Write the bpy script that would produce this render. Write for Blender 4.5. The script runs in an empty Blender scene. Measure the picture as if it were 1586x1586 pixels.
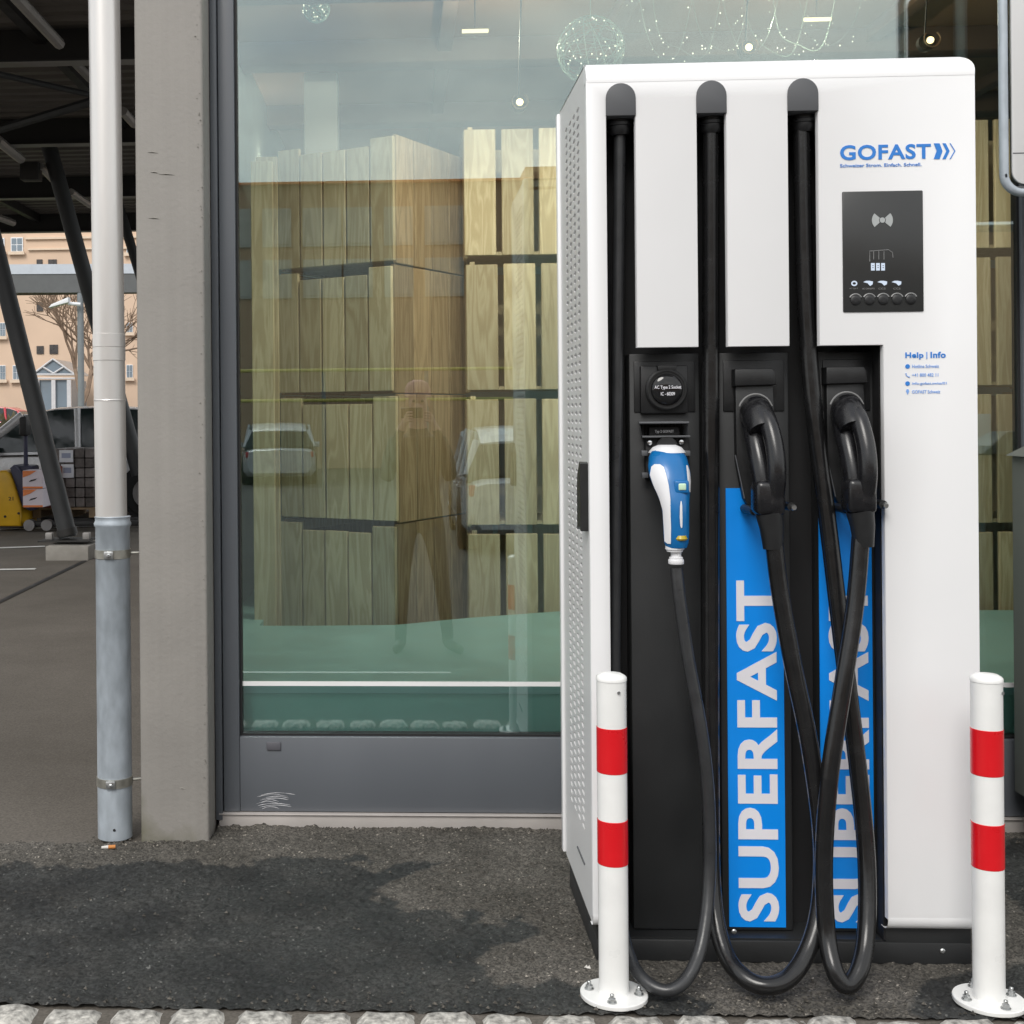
import bpy, bmesh, math, random
import numpy as np
from math import sin, cos, pi, radians, sqrt, atan2, atan
from mathutils import Vector, Matrix, noise as mnoise
random.seed(7); np.random.seed(7)
SC = bpy.context.scene
COL = SC.collection
# ------------------------------------------------------------------ camera
CAM = Vector((0, -3.33, 1.42)); FPX = 2000.0; PPX, PPY = 521.0, 640.85; PSI = atan(0.05); RHO = 0.0085
FWD = Vector((-sin(PSI), cos(PSI), 0)); _r = Vector((cos(PSI), sin(PSI), 0)); _u = Vector((0, 0, 1))
RGT = _r * cos(RHO) - _u * sin(RHO); UPV = _r * sin(RHO) + _u * cos(RHO)
cd = bpy.data.cameras.new('camera'); cam = bpy.data.objects.new('camera', cd); COL.objects.link(cam)
cam.matrix_world = Matrix(((RGT.x, UPV.x, -FWD.x, CAM.x), (RGT.y, UPV.y, -FWD.y, CAM.y), (RGT.z, UPV.z, -FWD.z, CAM.z), (0, 0, 0, 1)))
cd.sensor_width = 36; cd.sensor_fit = 'HORIZONTAL'; cd.lens = FPX / 1586 * 36
cd.shift_x = (793 - PPX) / 1586; cd.shift_y = (PPY - 793) / 1586
cd.clip_start = 0.05; cd.clip_end = 2000
SC.camera = cam
# ------------------------------------------------------------------ world, sun, exposure
SUN_EL, SUN_AZ, SUN_E = 44, 200, 1.7            # high behind the photographer, a little to the left
SKY_K, CLOUD = 0.12, 9.6
w = bpy.data.worlds.new('World'); SC.world = w; w.use_nodes = True
nt = w.node_tree; nt.nodes.clear()
N = nt.nodes.new; L = nt.links.new
out = N('ShaderNodeOutputWorld'); bg = N('ShaderNodeBackground'); bg.inputs[1].default_value = SKY_K
sky = N('ShaderNodeTexSky'); sky.sky_type = 'NISHITA'; sky.sun_disc = False
sky.sun_elevation = radians(SUN_EL); sky.sun_rotation = radians(SUN_AZ); sky.air_density = 1.2; sky.dust_density = 1.5
tc = N('ShaderNodeTexCoord'); sep = N('ShaderNodeSeparateXYZ'); L(tc.outputs['Generated'], sep.inputs[0])
add = N('ShaderNodeMath'); add.operation = 'ADD'; add.inputs[1].default_value = 0.25; L(sep.outputs[2], add.inputs[0])
mx = N('ShaderNodeMath'); mx.operation = 'MAXIMUM'; mx.inputs[1].default_value = 0.12; L(add.outputs[0], mx.inputs[0])
dv = N('ShaderNodeVectorMath'); dv.operation = 'DIVIDE'; L(tc.outputs['Generated'], dv.inputs[0])
cmb = N('ShaderNodeCombineXYZ'); L(mx.outputs[0], cmb.inputs[0]); L(mx.outputs[0], cmb.inputs[1]); cmb.inputs[2].default_value = 1
L(cmb.outputs[0], dv.inputs[1])
no = N('ShaderNodeTexNoise'); no.inputs['Scale'].default_value = 1.6; no.inputs['Detail'].default_value = 7; no.inputs['Roughness'].default_value = .55
L(dv.outputs[0], no.inputs['Vector'])
rp = N('ShaderNodeValToRGB'); rp.color_ramp.elements[0].position = .36; rp.color_ramp.elements[1].position = .58
rp.color_ramp.elements[0].color = (.45, .45, .45, 1); L(no.outputs['Fac'], rp.inputs[0])
no2 = N('ShaderNodeTexNoise'); no2.inputs['Scale'].default_value = 3.1; no2.inputs['Detail'].default_value = 5; L(dv.outputs[0], no2.inputs['Vector'])
cr = N('ShaderNodeValToRGB'); cr.color_ramp.elements[0].position = .3; cr.color_ramp.elements[1].position = .7
cr.color_ramp.elements[0].color = (CLOUD * .70, CLOUD * .73, CLOUD * .76, 1); cr.color_ramp.elements[1].color = (CLOUD * 1.15, CLOUD * 1.13, CLOUD * 1.08, 1)
L(no2.outputs['Fac'], cr.inputs[0])
mix = N('ShaderNodeMix'); mix.data_type = 'RGBA'; L(rp.outputs[0], mix.inputs[0]); L(sky.outputs[0], mix.inputs[6]); L(cr.outputs[0], mix.inputs[7])
L(mix.outputs[2], bg.inputs[0]); L(bg.outputs[0], out.inputs[0])
sl = bpy.data.lights.new('sun', 'SUN'); sl.energy = SUN_E; sl.angle = radians(25); sl.color = (1, .97, .92)
so = bpy.data.objects.new('sun', sl); COL.objects.link(so)
_sd = Vector((sin(radians(SUN_AZ)) * cos(radians(SUN_EL)), cos(radians(SUN_AZ)) * cos(radians(SUN_EL)), sin(radians(SUN_EL))))
so.rotation_euler = _sd.to_track_quat('Z', 'Y').to_euler()
SC.view_settings.view_transform = 'Standard'; SC.view_settings.look = 'None'
SC.view_settings.exposure = 0.30; SC.view_settings.gamma = 1
SC.render.engine = 'CYCLES'; SC.cycles.use_denoising = True; SC.cycles.max_bounces = 10
SC.cycles.transparent_max_bounces = 12; SC.cycles.sample_clamp_indirect = 6

# ------------------------------------------------------------------ measuring: a point of the photo on a plane of known depth / height
def ray(px, py): return FWD + RGT * ((px - PPX) / FPX) - UPV * ((py - PPY) / FPX)
def at(px, py, y=0.0):
    d = ray(px, py); return CAM + d * ((y - CAM.y) / d.y)
def atz(px, py, z=0.0):
    d = ray(px, py); return CAM + d * ((z - CAM.z) / d.z)

# ------------------------------------------------------------------ materials
MATS = {}
def nodes(name):
    m = bpy.data.materials.new(name); m.use_nodes = True; t = m.node_tree; t.nodes.clear()
    o = t.nodes.new('ShaderNodeOutputMaterial'); MATS[name] = m
    return m, t, o, t.nodes.new, t.links.new
def mat(name, c, rough=.5, metal=0., var=.08, scale=6., bump=0., bscale=60., coat=0., rvar=.08, stretch=(1, 1, 1), spec=.5, emit=None, es=0):
    m, t, o, N, L = nodes(name)
    b = N('ShaderNodeBsdfPrincipled'); L(b.outputs[0], o.inputs[0])
    b.inputs['Metallic'].default_value = metal; b.inputs['Specular IOR Level'].default_value = spec
    if coat: b.inputs['Coat Weight'].default_value = coat; b.inputs['Coat Roughness'].default_value = .08
    tc = N('ShaderNodeTexCoord'); mp = N('ShaderNodeMapping'); mp.inputs['Scale'].default_value = stretch; L(tc.outputs['Object'], mp.inputs[0])
    n = N('ShaderNodeTexNoise'); n.inputs['Scale'].default_value = scale; n.inputs['Detail'].default_value = 6; L(mp.outputs[0], n.inputs['Vector'])
    mr = N('ShaderNodeMapRange'); mr.inputs[1].default_value = .3; mr.inputs[2].default_value = .7; mr.inputs[3].default_value = 1 - var; mr.inputs[4].default_value = 1 + var
    L(n.outputs['Fac'], mr.inputs[0])
    mul = N('ShaderNodeVectorMath'); mul.operation = 'SCALE'; mul.inputs[0].default_value = c[:3]; L(mr.outputs[0], mul.inputs['Scale'])
    L(mul.outputs[0], b.inputs['Base Color'])
    rr = N('ShaderNodeMapRange'); rr.inputs[1].default_value = .3; rr.inputs[2].default_value = .7
    rr.inputs[3].default_value = max(0, rough - rvar); rr.inputs[4].default_value = min(1, rough + rvar); L(n.outputs['Fac'], rr.inputs[0]); L(rr.outputs[0], b.inputs['Roughness'])
    if bump:
        n2 = N('ShaderNodeTexNoise'); n2.inputs['Scale'].default_value = bscale; n2.inputs['Detail'].default_value = 4; L(mp.outputs[0], n2.inputs['Vector'])
        bp = N('ShaderNodeBump'); bp.inputs['Strength'].default_value = bump; bp.inputs['Distance'].default_value = .01
        L(n2.outputs['Fac'], bp.inputs['Height']); L(bp.outputs[0], b.inputs['Normal'])
    if emit: b.inputs['Emission Color'].default_value = (*emit, 1); b.inputs['Emission Strength'].default_value = es
    return m
def glassmat(name, tint, refl):
    m, t, o, N, L = nodes(name)
    tr = N('ShaderNodeBsdfTransparent'); tr.inputs[0].default_value = (*tint, 1)
    gl = N('ShaderNodeBsdfGlossy'); gl.inputs['Roughness'].default_value = 0.0; gl.inputs[0].default_value = (.86, .98, 1.0, 1)
    lw = N('ShaderNodeFresnel'); lw.inputs[0].default_value = 1.5
    a = N('ShaderNodeMath'); a.operation = 'ADD'; a.inputs[1].default_value = refl; a.use_clamp = True; L(lw.outputs[0], a.inputs[0])
    mi = N('ShaderNodeMixShader'); L(a.outputs[0], mi.inputs[0]); L(tr.outputs[0], mi.inputs[1]); L(gl.outputs[0], mi.inputs[2]); L(mi.outputs[0], o.inputs[0])
    return m
def woodmat(name, c1, c2, rough=.65):
    m, t, o, N, L = nodes(name)
    b = N('ShaderNodeBsdfPrincipled'); L(b.outputs[0], o.inputs[0]); b.inputs['Roughness'].default_value = rough
    tc = N('ShaderNodeTexCoord'); oi = N('ShaderNodeObjectInfo')
    off = N('ShaderNodeVectorMath'); off.operation = 'SCALE'; L(oi.outputs['Location'], off.inputs[0]); off.inputs['Scale'].default_value = 3.7
    ad = N('ShaderNodeVectorMath'); L(tc.outputs['Object'], ad.inputs[0]); L(off.outputs[0], ad.inputs[1])
    cb = N('ShaderNodeCombineXYZ'); rs = N('ShaderNodeMath'); rs.operation = 'MULTIPLY'; rs.inputs[1].default_value = 30; L(oi.outputs['Random'], rs.inputs[0]); L(rs.outputs[0], cb.inputs[0]); L(rs.outputs[0], cb.inputs[2])
    ad2 = N('ShaderNodeVectorMath'); L(ad.outputs[0], ad2.inputs[0]); L(cb.outputs[0], ad2.inputs[1])
    mp = N('ShaderNodeMapping'); mp.inputs['Scale'].default_value = (10, 10, 1.1); L(ad2.outputs[0], mp.inputs[0])
    n = N('ShaderNodeTexNoise'); n.inputs['Scale'].default_value = 1.3; n.inputs['Detail'].default_value = 3; n.inputs['Distortion'].default_value = .8; L(mp.outputs[0], n.inputs['Vector'])
    ms = N('ShaderNodeMath'); ms.operation = 'MULTIPLY'; ms.inputs[1].default_value = 6; L(n.outputs['Fac'], ms.inputs[0])
    fr = N('ShaderNodeMath'); fr.operation = 'PINGPONG'; fr.inputs[1].default_value = .5; L(ms.outputs[0], fr.inputs[0])
    rp = N('ShaderNodeValToRGB'); rp.color_ramp.elements[0].color = (*c1, 1); rp.color_ramp.elements[1].color = (*c2, 1); rp.color_ramp.elements[0].position = .1; rp.color_ramp.elements[1].position = .45
    L(fr.outputs[0], rp.inputs[0])
    mr = N('ShaderNodeMapRange'); mr.inputs[3].default_value = .75; mr.inputs[4].default_value = 1.2; L(oi.outputs['Random'], mr.inputs[0])
    sc = N('ShaderNodeVectorMath'); sc.operation = 'SCALE'; L(rp.outputs[0], sc.inputs[0]); L(mr.outputs[0], sc.inputs['Scale']); L(sc.outputs[0], b.inputs['Base Color'])
    return m
def asphaltmat(name):
    m, t, o, N, L = nodes(name)
    b = N('ShaderNodeBsdfPrincipled'); L(b.outputs[0], o.inputs[0]); b.inputs['Specular IOR Level'].default_value = .35
    at_ = N('ShaderNodeAttribute'); at_.attribute_name = 'wet'
    tc = N('ShaderNodeTexCoord'); n = N('ShaderNodeTexNoise'); n.inputs['Scale'].default_value = 260; n.inputs['Detail'].default_value = 3; L(tc.outputs['Object'], n.inputs['Vector'])
    n3 = N('ShaderNodeTexNoise'); n3.inputs['Scale'].default_value = 3.6; n3.inputs['Detail'].default_value = 6; L(tc.outputs['Object'], n3.inputs['Vector'])
    vo = N('ShaderNodeTexVoronoi'); vo.inputs['Scale'].default_value = 210; L(tc.outputs['Object'], vo.inputs['Vector'])
    cr = N('ShaderNodeValToRGB'); cr.color_ramp.elements[0].color = (.022, .022, .021, 1); cr.color_ramp.elements[1].color = (.068, .067, .064, 1)
    cr.color_ramp.elements[0].position = .1; cr.color_ramp.elements[1].position = .9
    sp = N('ShaderNodeSeparateColor'); L(vo.outputs['Color'], sp.inputs[0]); L(sp.outputs[0], cr.inputs[0])
    # the odd pale chip
    gt = N('ShaderNodeMath'); gt.operation = 'GREATER_THAN'; gt.inputs[1].default_value = .988; L(sp.outputs[1], gt.inputs[0])
    m0 = N('ShaderNodeMix'); m0.data_type = 'RGBA'; m0.inputs[7].default_value = (.17, .165, .155, 1); L(gt.outputs[0], m0.inputs[0]); L(cr.outputs[0], m0.inputs[6])
    dry = N('ShaderNodeMix'); dry.data_type = 'RGBA'; dry.blend_type = 'MULTIPLY'; dry.inputs[0].default_value = 1
    dr = N('ShaderNodeValToRGB'); dr.color_ramp.elements[0].color = (1.2, 1.12, 1.0, 1); dr.color_ramp.elements[1].color = (2.15, 2.0, 1.84, 1); dr.color_ramp.elements[0].position = .35; dr.color_ramp.elements[1].position = .65
    L(n3.outputs['Fac'], dr.inputs[0]); L(m0.outputs[2], dry.inputs[6]); L(dr.outputs[0], dry.inputs[7])
    wt = N('ShaderNodeMix'); wt.data_type = 'RGBA'; wt.blend_type = 'MULTIPLY'; wt.inputs[0].default_value = 1; L(m0.outputs[2], wt.inputs[6])
    wr = N('ShaderNodeValToRGB'); wr.color_ramp.elements[0].color = (.40, .42, .43, 1); wr.color_ramp.elements[1].color = (.72, .75, .75, 1); wr.color_ramp.elements[0].position = .38; wr.color_ramp.elements[1].position = .60; L(n3.outputs['Fac'], wr.inputs[0]); L(wr.outputs[0], wt.inputs[7])
    mx = N('ShaderNodeMix'); mx.data_type = 'RGBA'; L(at_.outputs['Fac'], mx.inputs[0]); L(dry.outputs[2], mx.inputs[6]); L(wt.outputs[2], mx.inputs[7]); L(mx.outputs[2], b.inputs['Base Color'])
    mr = N('ShaderNodeMapRange'); mr.inputs[3].default_value = .95; mr.inputs[4].default_value = .62; L(at_.outputs['Fac'], mr.inputs[0]); L(mr.outputs[0], b.inputs['Roughness'])
    bp = N('ShaderNodeBump'); bp.inputs['Strength'].default_value = .5; bp.inputs['Distance'].default_value = .003; L(n.outputs['Fac'], bp.inputs['Height']); L(bp.outputs[0], b.inputs['Normal'])
    return m
def groundmat(name, c1, c2, sc=1.2, rough=.9):
    m, t, o, N, L = nodes(name)
    b = N('ShaderNodeBsdfPrincipled'); L(b.outputs[0], o.inputs[0]); b.inputs['Roughness'].default_value = rough; b.inputs['Specular IOR Level'].default_value = .3
    tc = N('ShaderNodeTexCoord'); n = N('ShaderNodeTexNoise'); n.inputs['Scale'].default_value = sc; n.inputs['Detail'].default_value = 9; n.inputs['Roughness'].default_value = .65; L(tc.outputs['Object'], n.inputs['Vector'])
    rp = N('ShaderNodeValToRGB'); rp.color_ramp.elements[0].color = (*c1, 1); rp.color_ramp.elements[1].color = (*c2, 1); rp.color_ramp.elements[0].position = .35; rp.color_ramp.elements[1].position = .68; L(n.outputs['Fac'], rp.inputs[0])
    n2 = N('ShaderNodeTexNoise'); n2.inputs['Scale'].default_value = 120; n2.inputs['Detail'].default_value = 3; L(tc.outputs['Object'], n2.inputs['Vector'])
    mr = N('ShaderNodeMapRange'); mr.inputs[1].default_value = .3; mr.inputs[2].default_value = .7; mr.inputs[3].default_value = .75; mr.inputs[4].default_value = 1.25; L(n2.outputs['Fac'], mr.inputs[0])
    sc_ = N('ShaderNodeVectorMath'); sc_.operation = 'SCALE'; L(rp.outputs[0], sc_.inputs[0]); L(mr.outputs[0], sc_.inputs['Scale']); L(sc_.outputs[0], b.inputs['Base Color'])
    bp = N('ShaderNodeBump'); bp.inputs['Strength'].default_value = .4; bp.inputs['Distance'].default_value = .004; L(n2.outputs['Fac'], bp.inputs['Height']); L(bp.outputs[0], b.inputs['Normal'])
    return m
def emat(name, c, s):
    m, t, o, N, L = nodes(name); e = N('ShaderNodeEmission'); e.inputs[0].default_value = (*c, 1); e.inputs[1].default_value = s; L(e.outputs[0], o.inputs[0]); return m
M = MATS
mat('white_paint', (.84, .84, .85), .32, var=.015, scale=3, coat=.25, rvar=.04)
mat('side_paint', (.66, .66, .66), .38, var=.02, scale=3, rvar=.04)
mat('black_plastic', (.012, .0125, .0135), .42, var=.2, scale=20, bump=.06, bscale=400, rvar=.06)
mat('black_panel', (.017, .018, .019), .5, var=.15, scale=4, bump=.05, bscale=500)
mat('void_black', (.008, .008, .009), .7, var=.2)
mat('gloss_black', (.010, .010, .011), .18, var=.1, scale=8, rvar=.05)
mat('grip_black', (.010, .010, .0115), .27, var=.15, scale=30, rvar=.07)
mat('cable_black', (.0095, .0095, .010), .24, var=.12, scale=25, bump=.06, bscale=30, rvar=.05)
mat('cable_black_lit', (.026, .027, .029), .32, var=.12, scale=25, bump=.08, bscale=45, rvar=.06)  # black of the thin hose lightened; its broad highlight is in the colour
mat('cap_grey', (.085, .088, .095), .55, var=.06)
mat('screen_black', (.030, .031, .031), .30, var=.1, scale=5, rvar=.05)
mat('sticker_blue', (.0, .255, .84), .4, var=.03, scale=4)
mat('logo_blue', (.025, .20, .62), .5, var=.02)
mat('pale_blue', (.20, .38, .78), .5, var=.02)
mat('letter_white', (.76, .75, .80), .5, var=.02)
mat('label_white', (.6, .6, .62), .5, var=.05)
mat('connector_blue', (.004, .135, .38), .35, var=.05, scale=20, coat=.2)
mat('connector_white', (.72, .72, .74), .35, var=.05)
mat('button_green', (.55, .75, .55), .4, var=.05)
mat('lens_yellow', (.45, .33, .02), .35, var=.15)
mat('icon_grey', (.38, .40, .40), .45, var=.03)
mat('ring_grey', (.20, .20, .20), .4, var=.05)
emat('screen_lit', (.75, .85, 1.0), .75)
mat('bollard_white', (.79, .79, .775), .35, var=.045, scale=11, coat=.2)
mat('bollard_red', (.64, .006, .012), .30, var=.04, scale=10, coat=.3)
mat('bolt_steel', (.45, .46, .46), .35, metal=.9, var=.2, scale=60)
mat('frame_grey', (.105, .115, .13), .42, var=.05, scale=3, coat=.1, rvar=.06, stretch=(1, 1, .3))
mat('frame_dark', (.10, .10, .115), .5, var=.05)
mat('gasket', (.012, .012, .013), .6)
mat('sill_metal', (.46, .43, .41), .38, metal=.2, var=.12, scale=5, bump=.05, bscale=12)
mat('pillar_paint', (.285, .27, .25), .75, var=.07, scale=4, bump=.12, bscale=70)
mat('pillar_chip', (.19, .18, .16), .9)
mat('steel_pipe', (.70, .68, .66), .36, metal=.55, var=.05, scale=3, rvar=.05, stretch=(4, 4, .5))
mat('galvanised', (.40, .445, .49), .5, metal=.25, var=.16, scale=26, rvar=.12, stretch=(1, 1, .45))
mat('clamp_metal', (.38, .37, .33), .4, metal=.8, var=.25, scale=30)
woodmat('crate_wood', (.56, .45, .29), (.72, .61, .43)); woodmat('shaded_side_wood', (.30, .205, .115), (.42, .305, .185))  # side planks: crate wood darkened, the shade of that face put into the colour
woodmat('board_wood', (.48, .40, .26), (.62, .54, .38))
mat('shop_floor', (.34, .60, .62), .45, var=.06)
mat('riser_teal', (.24, .52, .48), .6, var=.05)
mat('shop_wall', (.52, .62, .62), .8, var=.06)
mat('shop_ceiling', (.38, .22, .13), .8, var=.12, scale=2)
mat('ceiling_beam', (.17, .11, .08), .8, var=.1)
mat('plaster_white', (.82, .83, .80), .8, var=.08, scale=2)
mat('strip_white', (.8, .8, .8), .4, var=.03)
mat('rope', (.42, .39, .32), .8, var=.25, scale=50, bump=.5, bscale=120)
mat('wire_green', (.30, .42, .36), .4, metal=.3)
emat('warm_lamp', (1, .72, .36), 3.2)
emat('fairy_glow', (1, .90, .68), 1.7)
emat('tube_glow', (1, .78, .42), 1.7)
emat('shade_glow', (1, .62, .22), 1.0)
mat('copper', (.55, .38, .25), .35, metal=.8)
mat('dark_steel', (.030, .032, .034), .55, var=.15, scale=6)
mat('beam_steel', (.022, .021, .02), .6, var=.15)
mat('brace_steel', (.28, .27, .26), .5, metal=.3, var=.15)
mat('deck_metal', (.15, .135, .12), .6, metal=.1, var=.12, scale=3)
mat('concrete', (.28, .265, .24), .9, var=.14, scale=8, bump=.3, bscale=90)
mat('fascia_grey', (.10, .105, .108), .55, var=.08)
mat('fascia_light', (.48, .52, .58), .5, var=.05)
mat('column_grey', (.19, .21, .225), .5, var=.06)
mat('facade_peach', (.64, .475, .355), .85, var=.07, scale=.4)
mat('facade_trim', (.68, .55, .43), .85, var=.05)
mat('window_white', (.75, .77, .8), .5, var=.03)
mat('window_glass', (.20, .25, .30), .15, var=.15, scale=.5)
mat('window_dark', (.05, .045, .045), .3, var=.2)
mat('bark', (.22, .155, .11), .9, var=.2)
mat('car_silver', (.58, .58, .60), .28, metal=.1, var=.03, coat=.6)
mat('car_white', (.50, .51, .53), .28, metal=.1, var=.02, coat=.6)
mat('car_red', (.50, .02, .04), .3, var=.03, coat=.6)
mat('car_glass', (.02, .03, .03), .08, var=.1)
mat('windscreen_reflection', (.16, .18, .19), .08, var=.1)  # car glass paled; the windscreen's reflection is put into the colour
mat('chrome', (.65, .66, .68), .18, metal=1, var=.05)
mat('tyre', (.015, .015, .015), .8, var=.2)
mat('rim', (.30, .30, .31), .35, metal=.8)
mat('light_lens', (.6, .6, .62), .15, var=.1)
mat('truck_yellow', (.62, .36, .01), .42, var=.08, scale=8)
mat('truck_dark', (.025, .025, .06), .5, var=.2)
mat('carton_white', (.66, .60, .66), .7, var=.05)
mat('carton_orange', (.72, .22, .07), .7, var=.06)
mat('carton_red', (.22, .06, .035), .7, var=.2)
mat('pack_brown', (.11, .095, .09), .7, var=.35, scale=22)
mat('pack_film', (.17, .15, .145), .4, var=.3, scale=15)
mat('pallet_wood', (.30, .22, .14), .85, var=.2)
mat('paper', (.70, .71, .76), .6, var=.04)
mat('paper_print', (.30, .33, .45), .6, var=.1)
mat('sign_white', (.62, .62, .62), .45, var=.02)
mat('sign_back', (.05, .05, .05), .55, var=.08)
mat('cabinet_grey', (.135, .14, .125), .7, var=.05, scale=3)
mat('line_white', (.62, .62, .60), .8, var=.15, scale=15)
mat('line_yellow', (.52, .46, .12), .8, var=.12, scale=12)
mat('grass_green', (.10, .15, .035), .9, var=.4, scale=3)
mat('hedge_brown', (.10, .085, .05), .9, var=.4, scale=4)
mat('granite', (.37, .355, .325), .8, var=.62, scale=60, bump=.5, bscale=80)
mat('mortar', (.10, .09, .08), .95, var=.25, scale=40, bump=.4, bscale=150)
mat('chip_white', (.6, .58, .55), .8); mat('butt_orange', (.55, .22, .06), .8, var=.2)
mat('skin', (.60, .36, .30), .55, var=.06); mat('coat_cloth', (.085, .07, .055), .9, var=.35, scale=9, bump=.6, bscale=14); mat('jeans', (.05, .055, .07), .9, var=.2)
mat('shoe', (.03, .028, .027), .6); mat('hat_pink', (.50, .27, .27), .85, var=.1)
mat('brick_brown', (.40, .27, .18), .85, var=.12, scale=.6)
mat('blind_pale', (.42, .41, .38), .7, var=.08)
mat('banner_yellow', (.62, .50, .18), .6, var=.2, scale=2)
mat('gloss_lid', (.012, .012, .013), .07, var=.1)
glassmat('shop_glass', (.91, .965, .94), .12)
def stained(name, base):
    m = M[base].copy(); m.name = name; M[name] = m; t = m.node_tree; N = t.nodes.new; L = t.links.new
    b = [n_ for n_ in t.nodes if n_.type == 'BSDF_PRINCIPLED'][0]; src = b.inputs['Base Color'].links[0].from_socket
    ge = N('ShaderNodeNewGeometry'); sp = N('ShaderNodeSeparateXYZ'); L(ge.outputs['Position'], sp.inputs[0])
    n_ = N('ShaderNodeTexNoise'); n_.inputs['Scale'].default_value = 9; n_.inputs['Detail'].default_value = 7; L(ge.outputs['Position'], n_.inputs['Vector'])
    def mth(op, a, b_):
        q = N('ShaderNodeMath'); q.operation = op; q.use_clamp = False
        for i_, v_ in enumerate((a, b_)):
            if isinstance(v_, (int, float)): q.inputs[i_].default_value = v_
            else: L(v_, q.inputs[i_])
        return q.outputs[0]
    dx = mth('ADD', sp.outputs[0], .86); h = mth('ADD', mth('MULTIPLY', sp.outputs[2], 4.2), mth('MULTIPLY', dx, 3.0))
    k_ = mth('SUBTRACT', mth('ADD', mth('MULTIPLY', n_.outputs['Fac'], 1.6), .0), h)
    mr = N('ShaderNodeMapRange'); mr.inputs[1].default_value = .15; mr.inputs[2].default_value = .75; mr.inputs[4].default_value = .75; L(k_, mr.inputs[0])
    mi = N('ShaderNodeMix'); mi.data_type = 'RGBA'; L(mr.outputs[0], mi.inputs[0]); L(src, mi.inputs[6]); mi.inputs[7].default_value = (.13, .125, .075, 1); 
    # faint vertical run-off streaks
    mp = N('ShaderNodeMapping'); mp.inputs['Scale'].default_value = (34, 34, .7); L(ge.outputs['Position'], mp.inputs[0])
    n2 = N('ShaderNodeTexNoise'); n2.inputs['Scale'].default_value = 1; n2.inputs['Detail'].default_value = 5; L(mp.outputs[0], n2.inputs['Vector'])
    m2 = N('ShaderNodeMapRange'); m2.inputs[1].default_value = .35; m2.inputs[2].default_value = .7; m2.inputs[3].default_value = .965; m2.inputs[4].default_value = 1.02; L(n2.outputs['Fac'], m2.inputs[0])
    vs_ = N('ShaderNodeVectorMath'); vs_.operation = 'SCALE'; L(mi.outputs[2], vs_.inputs[0]); L(m2.outputs[0], vs_.inputs['Scale']); L(vs_.outputs[0], b.inputs['Base Color'])
stained('pillar_face', 'pillar_paint')
asphaltmat('asphalt')
groundmat('old_asphalt', (.088, .078, .066), (.130, .116, .100), .7)
groundmat('road_asphalt', (.05, .049, .047), (.085, .082, .078), .8)

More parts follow.
